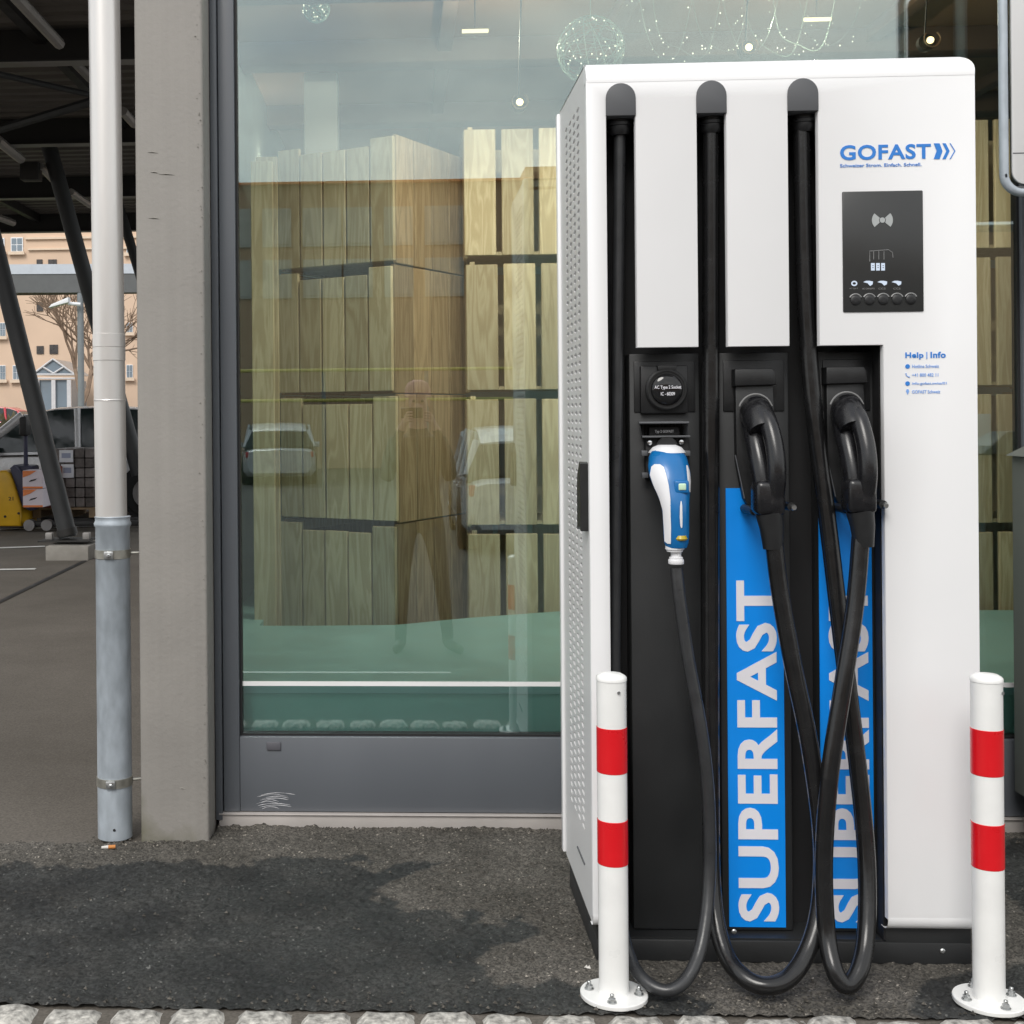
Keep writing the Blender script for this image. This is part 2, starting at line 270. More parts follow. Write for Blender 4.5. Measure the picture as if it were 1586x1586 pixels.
# ------------------------------------------------------------------ mesh building
class MB:
    def __init__(s): s.v = []; s.f = []; s.mi = []
    def add(s, vs, fs, mi=0):
        o = len(s.v); s.v += [tuple(p) for p in vs]; s.f += [tuple(i + o for i in f) for f in fs]; s.mi += [mi] * len(fs); return s
    def box(s, x0, x1, y0, y1, z0, z1, mi=0):
        x0, x1 = min(x0, x1), max(x0, x1); y0, y1 = min(y0, y1), max(y0, y1); z0, z1 = min(z0, z1), max(z0, z1)
        return s.add([(x0, y0, z0), (x1, y0, z0), (x1, y1, z0), (x0, y1, z0), (x0, y0, z1), (x1, y0, z1), (x1, y1, z1), (x0, y1, z1)],
              [(3, 2, 1, 0), (4, 5, 6, 7), (0, 1, 5, 4), (1, 2, 6, 5), (2, 3, 7, 6), (3, 0, 4, 7)], mi)
    def bbox(s, x0, x1, y0, y1, z0, z1, b=.003, seg=2, mi=0):
        bm = bmesh.new(); t = MB().box(x0, x1, y0, y1, z0, z1)
        vs = [bm.verts.new(p) for p in t.v]
        for f in t.f: bm.faces.new([vs[i] for i in f])
        bmesh.ops.bevel(bm, geom=bm.edges[:], offset=b, segments=seg, profile=.5, affect='EDGES')
        return s.addbm(bm, mi)
    def addbm(s, bm, mi=0):
        bm.verts.index_update(); s.add([v.co[:] for v in bm.verts], [[v.index for v in f.verts] for f in bm.faces], mi); bm.free(); return s
    def prism(s, poly, y0, y1, b=0, seg=2, mi=0):      # poly in x,z seen from -y, counter-clockwise
        bm = bmesh.new(); n = len(poly)
        a = [bm.verts.new((x, y0, z)) for x, z in poly]; c = [bm.verts.new((x, y1, z)) for x, z in poly]
        f0 = bm.faces.new(a); bm.faces.new(c[::-1])
        for i in range(n): bm.faces.new((a[(i + 1) % n], a[i], c[i], c[(i + 1) % n]))
        bmesh.ops.recalc_face_normals(bm, faces=bm.faces[:])
        if b: bmesh.ops.bevel(bm, geom=[e for e in bm.edges if all(abs(v.co.y - y0) < 1e-6 for v in e.verts)], offset=b, segments=seg, profile=.5, affect='EDGES')
        return s.addbm(bm, mi)
    def tube(s, pts, r, n=12, cap=True, mi=0, flat=None):
        pts = [Vector(p) for p in pts]; k = len(pts); rs = r if isinstance(r, (list, tuple)) else [r] * k
        vs = []; fs = []; t0 = (pts[1] - pts[0]).normalized()
        up = Vector((0, 0, 1)) if abs(t0.z) < .9 else Vector((0, 1, 0)); a = t0.cross(up).normalized()
        for i in range(k):
            t = (pts[min(i + 1, k - 1)] - pts[max(i - 1, 0)]).normalized()
            a = (a - t * a.dot(t)).normalized(); b = t.cross(a)
            rr = rs[i]; ra, rb = rr if isinstance(rr, (tuple, list)) else (rr, rr)
            for j in range(n): vs.append(pts[i] + a * (ra * cos(2 * pi * j / n)) + b * (rb * sin(2 * pi * j / n)))
        for i in range(k - 1):
            for j in range(n): fs.append((i * n + j, i * n + (j + 1) % n, (i + 1) * n + (j + 1) % n, (i + 1) * n + j))
        if cap: fs.append(tuple(range(n))[::-1]); fs.append(tuple((k - 1) * n + j for j in range(n)))
        return s.add(vs, fs, mi)
    def lathe(s, prof, c=(0, 0, 0), axis='z', n=24, mi=0):   # prof: (r, h)
        vs = []; fs = []; k = len(prof)
        for r, h in prof:
            for j in range(n):
                p = (r * cos(2 * pi * j / n), r * sin(2 * pi * j / n), h)
                if axis == 'y': p = (p[0], -p[2], p[1])       # height grows towards -y (the viewer)
                if axis == 'x': p = (p[2], p[0], p[1])
                vs.append((p[0] + c[0], p[1] + c[1], p[2] + c[2]))
        for i in range(k - 1):
            for j in range(n): fs.append((i * n + j, i * n + (j + 1) % n, (i + 1) * n + (j + 1) % n, (i + 1) * n + j))
        fs.append(tuple(range(n))[::-1]); fs.append(tuple((k - 1) * n + j for j in range(n)))
        return s.add(vs, fs, mi)
    def loft(s, rings, mi=0, cap=True):
        n = len(rings[0]); vs = [p for r in rings for p in r]; fs = []
        for i in range(len(rings) - 1):
            for j in range(n): fs.append((i * n + j, i * n + (j + 1) % n, (i + 1) * n + (j + 1) % n, (i + 1) * n + j))
        if cap: fs.append(tuple(range(n))[::-1]); fs.append(tuple((len(rings) - 1) * n + j for j in range(n)))
        return s.add(vs, fs, mi)
    def mesh(s, name, m, off=(0, 0, 0), smooth=35):
        me = bpy.data.meshes.new(name); o = Vector(off)
        me.from_pydata([(x - o.x, y - o.y, z - o.z) for x, y, z in s.v], [], s.f)
        for mm in (m if isinstance(m, (list, tuple)) else [m]): me.materials.append(M[mm])
        if isinstance(m, (list, tuple)): me.polygons.foreach_set('material_index', s.mi)
        bm = bmesh.new(); bm.from_mesh(me); bmesh.ops.recalc_face_normals(bm, faces=bm.faces[:]); bm.to_mesh(me); bm.free()
        me.shade_smooth(); me.set_sharp_from_angle(angle=radians(smooth)); me.update()
        return me
    def build(s, name, m, parent=None, smooth=35, local=False):
        off = (0, 0, 0)
        if parent is not None and not local:
            r = parent; off = Vector((0, 0, 0))
            while r is not None: off = off + r.location; r = r.parent
        return link(name, s.mesh(name, m, off, smooth), parent)
def link(name, me, parent=None):
    o = bpy.data.objects.new(name, me); COL.objects.link(o); o.parent = parent; return o
def tag(o, label=None, cat=None, group=None, kind=None):
    if label: o['label'] = label
    if cat: o['category'] = cat
    if group: o['group'] = group
    if kind: o['kind'] = kind
    return o
def thing(name, label, cat, loc=(0, 0, 0), group=None, rz=0):
    o = bpy.data.objects.new(name, None); COL.objects.link(o); o.location = loc; o.rotation_euler = (0, 0, rz); o.empty_display_size = .1
    return tag(o, label, cat, group)
KIDS = {}
def copy_tree(o, parent=None):
    c = o.copy(); COL.objects.link(c); c.parent = parent
    for ch in [k for k in bpy.data.objects if k.parent == o]: copy_tree(ch, c)
    return c
def spline(pts, k=10):
    p = [Vector(q) for q in pts]; p = [p[0] * 2 - p[1]] + p + [p[-1] * 2 - p[-2]]; o = []
    for i in range(1, len(p) - 2):
        for j in range(k):
            t = j / k; a, b, c, d = p[i - 1], p[i], p[i + 1], p[i + 2]
            o.append(.5 * ((2 * b) + (c - a) * t + (2 * a - 5 * b + 4 * c - d) * t * t + (3 * b - a - 3 * c + d) * t ** 3))
    o.append(p[-2]); return o
def lettering(name, body, x0, z0, x1, z1, y, m, parent, bold=0., up=False, thick=.0012, fitw=True):
    """flat print: fills the box x0..x1, z0..z1 on the plane y, facing -y (up: reads bottom to top)"""
    cu = bpy.data.curves.new(name, 'FONT'); cu.body = body; cu.size = 1; cu.offset = bold; cu.extrude = 0; cu.space_character = 1.07 if len(body) < 10 else 1; cu.resolution_u = 4
    to = bpy.data.objects.new(name, cu); COL.objects.link(to)
    dg = bpy.context.evaluated_depsgraph_get(); me = bpy.data.meshes.new_from_object(to.evaluated_get(dg)); bpy.data.objects.remove(to); bpy.data.curves.remove(cu)
    co = np.zeros(len(me.vertices) * 3); me.vertices.foreach_get('co', co); co = co.reshape(-1, 3)
    mn, mxx = co.min(0), co.max(0); u = (co[:, 0] - mn[0]) / (mxx[0] - mn[0]); v = (co[:, 1] - mn[1]) / (mxx[1] - mn[1])
    off = Vector((0, 0, 0)); r = parent
    while r is not None: off = off + r.location; r = r.parent
    if not up: X = x0 + u * (x1 - x0); Z = z0 + v * (z1 - z0)
    else: X = x1 - v * (x1 - x0); Z = z0 + u * (z1 - z0)
    q = np.stack([X - off.x, np.full_like(X, y - off.y), Z - off.z], 1); me.vertices.foreach_set('co', q.ravel())
    me.materials.clear(); me.materials.append(M[m]); me.update()
    bm = bmesh.new(); bm.from_mesh(me)
    bmesh.ops.recalc_face_normals(bm, faces=bm.faces[:])
    for f in bm.faces:
        if f.normal.y > 0: f.normal_flip()
    r_ = bmesh.ops.extrude_face_region(bm, geom=bm.faces[:]); bmesh.ops.translate(bm, verts=[g for g in r_['geom'] if isinstance(g, bmesh.types.BMVert)], vec=(0, -thick, 0))
    bm.to_mesh(me); bm.free(); me.shade_flat(); me.update()
    return link(name, me, parent)
def fx(px, py, y=0): p = at(px, py, y); return p.x, p.z
def box4(pa, pb, y=0):      # two opposite picture corners -> x0,x1,z0,z1 on plane y
    a = at(*pa, y); b = at(*pb, y); return min(a.x, b.x), max(a.x, b.x), min(a.z, b.z), max(a.z, b.z)

# ================================================================== GROUND
def fnoise(shape, cell, seed):
    rs = np.random.RandomState(seed); h, w_ = shape; gh, gw = int(h / cell) + 3, int(w_ / cell) + 3
    g = rs.rand(gh, gw); yy = np.arange(h) / cell; xx = np.arange(w_) / cell
    y0 = yy.astype(int); x0 = xx.astype(int); fy = yy - y0; fx_ = xx - x0; fy = fy * fy * (3 - 2 * fy); fx_ = fx_ * fx_ * (3 - 2 * fx_)
    a = g[np.ix_(y0, x0)]; b = g[np.ix_(y0, x0 + 1)]; c = g[np.ix_(y0 + 1, x0)]; d = g[np.ix_(y0 + 1, x0 + 1)]
    return (a * (1 - fx_) + b * fx_) * (1 - fy)[:, None] + (c * (1 - fx_) + d * fx_) * fy[:, None]
def inside(px, py, poly):
    r = np.zeros(px.shape, bool); j = len(poly) - 1
    for i in range(len(poly)):
        xi, yi = poly[i]; xj, yj = poly[j]
        c = ((yi > py) != (yj > py)) & (px < (xj - xi) * (py - yi) / (yj - yi + 1e-12) + xi); r ^= c; j = i
    return r
X0, X1, Y0, Y1, ST = -2.9, 2.75, -.262, 1.135, .0065
nx, ny = int((X1 - X0) / ST), int((Y1 - Y0) / ST)
gx = X0 + np.arange(nx) * ST; gy = Y0 + np.arange(ny) * ST; GX, GY = np.meshgrid(gx, gy)
Z = (fnoise((ny, nx), 1.7, 1) - .5) * .0065 + (fnoise((ny, nx), 3.2, 2) - .5) * .006 + (fnoise((ny, nx), 60, 3) - .5) * .008
edge = np.clip((GY - 1.04) / .06, 0, 1) * (GX > -.66)             # loose aggregate heaped along the wall
Z += edge * (.006 + .022 * (fnoise((ny, nx), 3.0, 4) - .3)) + np.clip((GY - .86) / .05, 0, 1) * (GX < -.6) * (fnoise((ny, nx), 2.5, 14) - .5) * .012
wob = (fnoise((ny, nx), 24, 5) - .5) * .10 + (fnoise((ny, nx), 9, 6) - .5) * .075 + (fnoise((ny, nx), 4, 16) - .5) * .045
wet_px = [(-1400, 1362), (-500, 1350), (-260, 1352), (0, 1346), (200, 1341), (330, 1336), (520, 1334), (600, 1342), (690, 1338), (612, 1362), (585, 1378), (610, 1405), (650, 1412), (760, 1424), (840, 1446), (805, 1462), (752, 1470), (748, 1498), (790, 1520), (860, 1522), (930, 1514), (1000, 1528), (1090, 1552), (1110, 1600), (-1400, 1600)]
wet_w = [(p.x, p.y) for p in (atz(*q) for q in wet_px)]
wet2 = [(p.x, p.y) for p in (atz(*q) for q in [(1440, 1520), (1490, 1508), (1590, 1500), (1700, 1500), (1700, 1600), (1395, 1580), (1410, 1548)])]
wet3 = [(p.x, p.y) for p in (atz(*q) for q in [(1560, 1300), (1700, 1295), (1700, 1420), (1590, 1410), (1520, 1380)])]
WET = (inside(GX + wob * .9, GY + wob, wet_w) | inside(GX + wob * .6, GY + wob * .5, wet2) | inside(GX + wob * .6, GY + wob * .5, wet3)).astype(float)
for _ in range(1): WET = (WET + np.roll(WET, 1, 0) + np.roll(WET, -1, 0) + np.roll(WET, 1, 1) + np.roll(WET, -1, 1)) / 5
WET = np.clip(WET + (fnoise((ny, nx), 14, 8) - .62) * .25, 0, 1)
Z -= (WET > .5) * .0008
Z -= .0055 * np.clip((fnoise((ny, nx), 2.1, 31) - .70) * 5, 0, 1) * (.35 + .65 * fnoise((ny, nx), 30, 32)) 
Z += .0030 * np.clip((fnoise((ny, nx), 1.9, 33) - .72) * 5, 0, 1)
vs = np.stack([GX, GY, Z + .004], -1).reshape(-1, 3)
lim = .905 + (fnoise((ny, nx), 10, 9) - .5) * .05
keep = ~((GX < -.72) & (GY > lim)) & ~((GX >= -.72) & (GX < -.64) & (GY > .97))
idx = np.arange(nx * ny).reshape(ny, nx)
q = np.stack([idx[:-1, :-1], idx[:-1, 1:], idx[1:, 1:], idx[1:, :-1]], -1)[keep[:-1, :-1]].reshape(-1, 4)
me = bpy.data.meshes.new('pavement'); me.from_pydata(vs.tolist(), [], q.tolist()); me.materials.append(M['asphalt'])
me.attributes.new('wet', 'FLOAT', 'POINT').data.foreach_set('value', WET.ravel()); me.shade_smooth(); me.update()
tag(link('pavement', me), 'dark asphalt pavement with wet patches before the shop window', kind='structure')
g = MB(); g.add([(-120, -.44, -.006), (120, -.44, -.006), (120, 260, -.006), (-120, 260, -.006)], [(0, 1, 2, 3)])
tag(g.build('ground', 'old_asphalt'), 'worn brown grey asphalt yard reaching back under the canopy', kind='structure')
g = MB(); g.add([(-120, -.44, -.02), (120, -.44, -.02), (120, -3.2, -.27), (-120, -3.2, -.27), (120, -150, -.27), (-120, -150, -.27)], [(1, 0, 3, 2), (2, 3, 5, 4)])
tag(g.build('road', 'road_asphalt'), 'asphalt road sloping down behind the photographer', kind='structure')
# sett kerb
kerb = MB().box(-3.0, 3.4, -.44, -.258, -.14, -.010).build('sett_kerb', 'mortar'); tag(kerb, 'row of pale granite setts edging the pavement', kind='structure')
def sett_mesh(seed, w_, d_):
    rs = random.Random(seed); n = 7; m_ = 6; V = []; F = []
    for j in range(m_):
        for i in range(n):
            u = i / (n - 1) * 2 - 1; v = j / (m_ - 1) * 2 - 1
            ed = max(abs(u), abs(v)); corner = abs(u * v)
            x = u * w_ / 2 * (1 - .05 * corner); y = v * d_ / 2 * (1 - .05 * corner)
            if ed > .99: x += rs.uniform(-.005, .005); y += rs.uniform(-.004, .004)
            z = .013 - .009 * max(0, ed - .78) ** 2 / .05 + rs.uniform(-.0032, .0032)
            if ed > .99: z = -.008
            V.append((x, y, z)); 
    for j in range(m_ - 1):
        for i in range(n - 1): a = j * n + i; F.append((a, a + 1, a + n + 1, a + n))
    b = MB().add(V, F); return b.mesh('sett', 'granite', smooth=60)
x = -2.9; k = 0
while x < 3.3:
    w_ = random.uniform(.125, .150)
    o = link('sett', sett_mesh(k, w_, .128), kerb); o.location = (x + w_ / 2, -.326 + random.uniform(-.006, .006), -.003 + random.uniform(-.004, .004)); o.rotation_euler = (random.uniform(-.03, .03), random.uniform(-.03, .03), random.uniform(-.04, .04))
    x += w_ + random.uniform(.006, .016); k += 1
# loose chips of aggregate
g = MB()
def chip(g, x, y, z, s):
    p = [(x + s * random.uniform(-1, 1), y + s * random.uniform(-1, 1), z + s * random.uniform(-.2, 1)) for _ in range(3)]
    V = [(x - s, y, z), (x + s * .7, y - s * .6, z), (x + s * .2, y + s, z), (x + random.uniform(-.3, .3) * s, y + random.uniform(-.3, .3) * s, z + s * random.uniform(.7, 1.3))]
    g.add(V, [(0, 1, 3), (1, 2, 3), (2, 0, 3), (2, 1, 0)])
for i in range(1500):
    if i < 850: x, y = random.uniform(-.64, .5), 1.095 - abs(random.gauss(0, .022))
    elif i < 1000: x, y = random.uniform(-1.05, -.62), random.gauss(.895, .02)
    elif i < 1200: x, y = random.uniform(-1.2, 1.6), -.25 + abs(random.gauss(0, .03))
    else: x, y = random.uniform(-1.3, 2.2), random.uniform(-.25, 1.0)
    chip(g, x, y, .005, random.uniform(.003, .0075))
tag(g.build('gravel', 'asphalt', smooth=10), 'loose dark asphalt grit along wall foot and kerb', kind='stuff')
# cigarette end, pale scraps
p = atz(168, 1318); t = thing('cigarette_end', 'orange and white cigarette end lying below the downpipe', 'cigarette end', (p.x, p.y, .012))
MB().tube([(p.x + .0, p.y, .013), (p.x + .022, p.y + .004, .013)], .006, 10).build('filter', 'butt_orange', t)
MB().tube([(p.x - .022, p.y - .002, .012), (p.x, p.y, .013)], [.004, .0058], 10).build('paper_end', 'chip_white', t)
for (px, py, lab) in ((908, 1503, 'small pale paper scrap on asphalt behind the left bollard base'), (1143, 1507, 'tiny pale scrap on the asphalt before the middle cable loop')):
    p = atz(px, py); g = MB(); 
    for q_ in range(3): chip(g, p.x + random.uniform(-.008, .008), p.y + random.uniform(-.004, .004), .006, .006)
    tag(g.build('litter_scrap', 'chip_white', smooth=10), lab, 'litter')
# parking lines and joint in the yard
def strip_line(name, pts, wd, m, lab, z=.0):
    a, b = [atz(*q_, z) for q_ in pts]; d = (b - a).normalized(); n = Vector((-d.y, d.x, 0)) * wd / 2
    g = MB().add([a - n, b - n, b + n, a + n], [(0, 1, 2, 3)]); tag(g.build(name, m), lab, kind='structure')
strip_line('parking_line', [(-200, 827), (300, 809)], .12, 'line_white', 'thin white parking line before the pallet truck')
strip_line('parking_line', [(-200, 855), (70, 846)], .12, 'line_white', 'white parking line ending at the concrete footing')
strip_line('parking_line', [(-200, 885), (55, 881)], .10, 'line_white', 'short white parking line nearest the shop')
strip_line('ground_joint', [(-60, 960), (132, 868)], .05, 'gasket', 'dark joint running towards the concrete footing')

# ================================================================== CHARGING STATION
ST_ = thing('charging_station', 'tall white car charging station with three cable slots and blue posters', 'charging station', (.966, .29, 0))
xL, xR, zB, zT = .480, 1.452, .098, 2.3185
s1a, s1b = fx(940.5, 360)[0], fx(985.5, 360)[0]; s2a, s2b = fx(1080.5, 340)[0], fx(1126, 340)[0]; s3a, s3b = fx(1221.5, 330)[0], fx(1268, 330)[0]
zs = fx(1030, 153)[1]; zf = fx(1030, 538)[1]; xr1 = fx(1372, 1000)[0]; BR = .052; bb = .03
poly = [(xL, zB + bb), (s1a, zB + bb), (s1a, zs), (s1b, zs), (s1b, zf), (s2a, zf), (s2a, zs), (s2b, zs), (s2b, zf), (s3a, zf), (s3a, zs), (s3b, zs), (s3b, zf), (xr1, zf), (xr1, zB + bb), (xR, zB + bb), (xR, zT - BR), (xL, zT - BR)]
front = MB().prism(poly, 0, .022, b=.0025)
def right_in(z):
    r = .04; d = z - (zT - r); return xR - (r - sqrt(max(0, r * r - d * d)) if d > 0 else 0)
rings = []
for i in range(9):
    a = pi / 2 * i / 8; z = zT - BR + BR * sin(a); y = BR - BR * cos(a)
    rings.append((y, z))
V = []; F = []
for (y, z) in rings + [(.575, zT)]:
    V += [(xL + (.0 if z < zT - .01 else .003), y, z), (right_in(z), y, z)]
V = [(xL + .001, -.0006, zT - BR - .006), (xR - .001, -.0006, zT - BR - .006), (xL + .001, -.0006, zT - BR), (xR - .001, -.0006, zT - BR)] + V[2:]
for i in range(len(rings) + 1): F.append((2 * i, 2 * i + 1, 2 * i + 3, 2 * i + 2))
front.add(V, F)
for (a, b) in ((xL, s1a), (xr1, xR)):
    V = []; F = []
    for i in range(7):
        t_ = pi / 2 * i / 6; V += [(a, bb - bb * cos(t_), zB + bb - bb * sin(t_)), (b, bb - bb * cos(t_), zB + bb - bb * sin(t_))]
    V = [(a + .001, -.0006, zB + bb + .006), (b - .001, -.0006, zB + bb + .006), (a, -.0006, zB + bb), (b, -.0006, zB + bb)] + V[2:]
    V += [(a, .05, zB), (b, .05, zB)]
    for i in range(8): F.append((2 * i + 2, 2 * i + 3, 2 * i + 1, 2 * i))
    front.add(V, F)
FRONT = front.build('front_cover', 'white_paint', ST_, smooth=40)
# fillets on the right and left top ends of the cover
pr = [(right_in(zT - BR + BR * sin(pi / 2 * i / 8)), BR - BR * cos(pi / 2 * i / 8), zT - BR + BR * sin(pi / 2 * i / 8)) for i in range(9)]
MB().add(pr + [(xR - .003, .056, zT - BR)], [tuple(range(10))]).build('cover_end', 'white_paint', ST_, smooth=20)
MB().add([(xL + .001, y, z) for y, z in rings] + [(xL + .001, .056, zT - BR)], [tuple(range(10))[::-1]]).build('cover_end', 'white_paint', ST_, smooth=20)
# body
body = MB().box(xL + .012, xR - .012, .565, .58, zB, zT - .045)
body.box(xR - .018, xR - .003, .024, .563, zB, zT - .045)
body.box(xL + .03, xR - .03, .05, .56, zT - .03, zT - .006)
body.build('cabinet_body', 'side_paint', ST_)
# louvred side panel: pressed oval pockets
g = MB(); PX = xL + .003; zl0 = .292; rows, pitch = 86, .0227; cols = [.142 + .08 * i for i in range(5)]
def q4(y0, y1, z0, z1): g.add([(PX, y0, z0), (PX, y1, z0), (PX, y1, z1), (PX, y0, z1)], [(0, 3, 2, 1)])
zl1 = zl0 + rows * pitch
q4(.024, cols[0], zB, zT - .004); q4(cols[-1], .563, zB, zT - .004); q4(cols[0], cols[-1], zB, zl0); q4(cols[0], cols[-1], zl1, zT - .004)
NO = 12
for r_ in range(rows):
    for c_ in range(4):
        y0, y1 = cols[c_], cols[c_ + 1]; z0, z1 = zl0 + r_ * pitch, zl0 + (r_ + 1) * pitch; cy, cz = (y0 + y1) / 2, (z0 + z1) / 2
        bd = [(y0, z0), (cy, z0), (y1, z0), (y1, cz), (y1, z1), (cy, z1), (y0, z1), (y0, cz)]
        an = [atan2(z - cz, (y - cy) * .28) for y, z in bd]
        V = [(PX, y, z) for y, z in bd]
        for dep, sc_ in ((0, 1), (.010, .92), (.016, .5)):
            for t_ in [-.75 * pi + k_ * pi / 4 for k_ in range(8)]:
                V.append((PX + dep, cy + .026 * sc_ * cos(t_), cz + .0068 * sc_ * sin(t_)))
        Fq = []
        for ring in range(3):
            for k_ in range(8): Fq.append((ring * 8 + k_, ring * 8 + (k_ + 1) % 8, ring * 8 + 8 + (k_ + 1) % 8, ring * 8 + 8 + k_))
        Fq.append(tuple(24 + k_ for k_ in range(8)))
        g.add(V, Fq)
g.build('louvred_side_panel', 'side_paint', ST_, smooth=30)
MB().bbox(xL - .006, xL + .014, .566, .60, zB + .004, zT - .006, .003).build('rear_frame', 'white_paint', ST_)
MB().box(xL - .0005, xL + .0028, .16, .30, .205, .209).build('panel_groove', 'cap_grey', ST_)
h0 = at(904, 716, .02); h1 = at(904, 824, .02)
hp = [(0, h1.z), (.03, h1.z + .012), (.07, h1.z), (.072, h1.z + .10), (.062, h0.z - .035), (.03, h0.z - .012), (.018, h0.z), (0, h0.z - .004)]
bm = bmesh.new(); a_ = [bm.verts.new((xL + .002, .038 + y, z)) for y, z in hp]; c_ = [bm.verts.new((xL - .018, .038 + y * .9 + .004, z)) for y, z in hp]
bm.faces.new(a_); bm.faces.new(c_[::-1])
for i in range(len(hp)): bm.faces.new((a_[i], c_[i], c_[(i + 1) % len(hp)], a_[(i + 1) % len(hp)]))
bmesh.ops.recalc_face_normals(bm, faces=bm.faces[:])
MB().addbm(bm).build('door_handle', 'black_plastic', ST_)
MB().bbox(xL + .012, xR - .012, .035, .56, 0, .058, .004).bbox(xr1 + .006, xR - .012, .036, .559, .05, zB - .004, .003).box(xL + .013, s1a - .004, .036, .559, .05, zB - .004).box(s1a - .003, xr1 + .005, .155, .559, .05, zB - .004).build('plinth', 'black_panel', ST_)
for px, py in ((1137, 1443), (1460, 1473)):
    p = at(px, py, .034); MB().lathe([(.0065, 0), (.0065, .002), (.004, .004)], (p.x, .0352, p.z), 'y', 12).build('screw', 'bolt_steel', ST_)
# recess
MB().box(xL + .022, xR - .022, .150, .158, .06, zT - .04).build('recess_back', 'void_black', ST_)
MB().box(xr1 + .002, xr1 + .012, .0375, .149, .063, zf).build('recess_wall', 'void_black', ST_)
MB().box(s1a - .011, s1a - .001, .0375, .149, .063, zs).build('recess_wall', 'void_black', ST_)
MB().box(xL + .024, xr1 + .001, .040, .149, .0585, .062).build('recess_floor', 'black_panel', ST_)
PY = .085
for (pa, pb) in (((974, 545), (1086, 1437)), ((1112, 545), (1224, 1437)), ((1266, 545), (1357, 1437))):
    a = at(*pa, PY); b = at(pb[0], 900, PY); P_ = MB().bbox(a.x, b.x, PY, .149, .064, zf - .012, .004).build('module_panel', 'black_panel', ST_)
    q_ = at(pa[0] + 10, 562, PY)
    MB().bbox(a.x + .012, b.x - .012, PY - .004, PY + .004, zf - .165, zf - .032, .002).build('module_plate', 'black_plastic', P_)
# slot caps
for (a, b, pyc) in ((s1a, s1b, 129), (s2a, s2b, 125), (s3a, s3b, 121.5)):
    cxm = (a + b) / 2; r = (b - a) / 2 + .001; zt_ = at(621 + cxm * 596, pyc, 0).z; zb_ = zt_ - .083
    pl = [(cxm - r, zb_), (cxm + r, zb_)] + [(cxm + r * cos(t_), zt_ - r + r * sin(t_)) for t_ in [pi * k_ / 14 for k_ in range(15)]]
    MB().prism(pl, -.004, .05, b=.0015).build('slot_cap', 'cap_grey', ST_)
# AC socket
a0, a1, b0, b1 = box4((990, 567), (1064, 640), PY)
MB().bbox(a0, a1, PY - .018, PY + .01, b0, b1, .004).build('socket_frame', 'black_plastic', ST_)
cxs, czs = (a0 + a1) / 2 + .004, (b0 + b1) / 2
lid = MB().lathe([(.054, 0), (.054, .010), (.050, .013), (.047, .013), (.047, .009), (.043, .009)], (cxs, PY - .0185, czs), 'y', 40)
lid.prism([(cxs - .022, czs + .046), (cxs + .022, czs + .046), (cxs + .026, czs + .062), (cxs - .024, czs + .062)], PY - .030, PY - .019, .002)
LID = lid.build('socket_lid', 'black_plastic', ST_)
MB().lathe([(.041, 0), (.041, .003), (.038, .007), (.025, .011), (.006, .0125)], (cxs, PY - .0276, czs), 'y', 40).build('lid_dome', 'gloss_lid', LID, smooth=60)
lettering('lettering', 'AC Type 2 Socket', cxs - .034, czs - .001, cxs + .034, czs + .010, PY - .0405, 'letter_white', LID, .01)
lettering('lettering', 'IC - 60309', cxs - .018, czs - .016, cxs + .018, czs - .007, PY - .0405, 'letter_white', LID, .01)
# display panel
a0, a1, b0, b1 = box4((1304, 297), (1430.5, 482.5), 0)
D = MB().bbox(a0, a1, -.004, .010, b0, b1, .003).build('display_panel', 'screen_black', ST_)
def dp(px, py): p = at(px, py, -.004); return p.x, p.z
cx, cz = dp(1366.5, 341)
g = MB().lathe([(.0068, 0), (.0068, .0012)], (cx, -.0042, cz), 'y', 20)
for sgn in (0, pi):
    pl = [(cx + .0085 * cos(sgn + t_), cz + .0085 * sin(sgn + t_)) for t_ in np.linspace(-.72, .72, 7)] + [(cx + .026 * cos(sgn + t_), cz + .026 * sin(sgn + t_)) for t_ in np.linspace(.72, -.72, 9)]
    g.prism(pl, -.0052, -.0042)
g.build('contactless_symbol', 'icon_grey', D)
for i in range(5):
    cx, cz = dp(1325 + 21.4 * i, 465 - .3 * i)
    bt = MB().lathe([(.0125, 0), (.0125, .002), (.010, .0035), (.0035, .0035)], (cx, -.0042, cz), 'y', 24).build('button', 'black_plastic', D)
    g = MB(); pl = [(cx + .0155 * cos(t_), cz + .0155 * sin(t_)) for t_ in np.linspace(.15 * pi, .85 * pi, 12)]; g.tube([(x, -.0045, z) for x, z in pl], .0022, 6); g.build('button_rim', 'ring_grey', bt)
cx, cz = dp(1323, 439); MB().tube([(cx + .006 * cos(t_), -.0046, cz + .005 * sin(t_)) for t_ in np.linspace(0, 2 * pi, 17)], .0017, 6).build('status_icon', 'screen_lit', D)
for i, px in enumerate((1345, 1367, 1389)):
    cx, cz = dp(px, 438); k_ = .9 if i else 1
    pl = [(cx - .013, cz + .002), (cx - .002, cz - .001), (cx + .004, cz - .008 * k_), (cx + .010, cz - .004), (cx + .011, cz + .003), (cx + .002, cz + .005), (cx - .006, cz + .005)]
    MB().prism(pl, -.0052, -.0042).build('plug_icon', 'screen_lit', D)
for i in range(3):
    x0, z0 = dp(1349 + 7.9 * i, 419); x1, z1 = dp(1354.5 + 7.9 * i, 407.5)
    b_ = MB().box(x0, x1, -.0052, -.0042, z0, z1).build('charge_bar', 'screen_lit', D)
    for k_ in (.33, .6): MB().box(x0 + .003, x1 - .003, -.0058, -.0053, z0 + (z1 - z0) * k_, z0 + (z1 - z0) * (k_ + .1)).build('bar_mark', 'screen_black', b_)
g = MB(); c0 = [dp(1347, 405), dp(1347, 389), dp(1376, 387), dp(1382, 391), dp(1383, 399)]
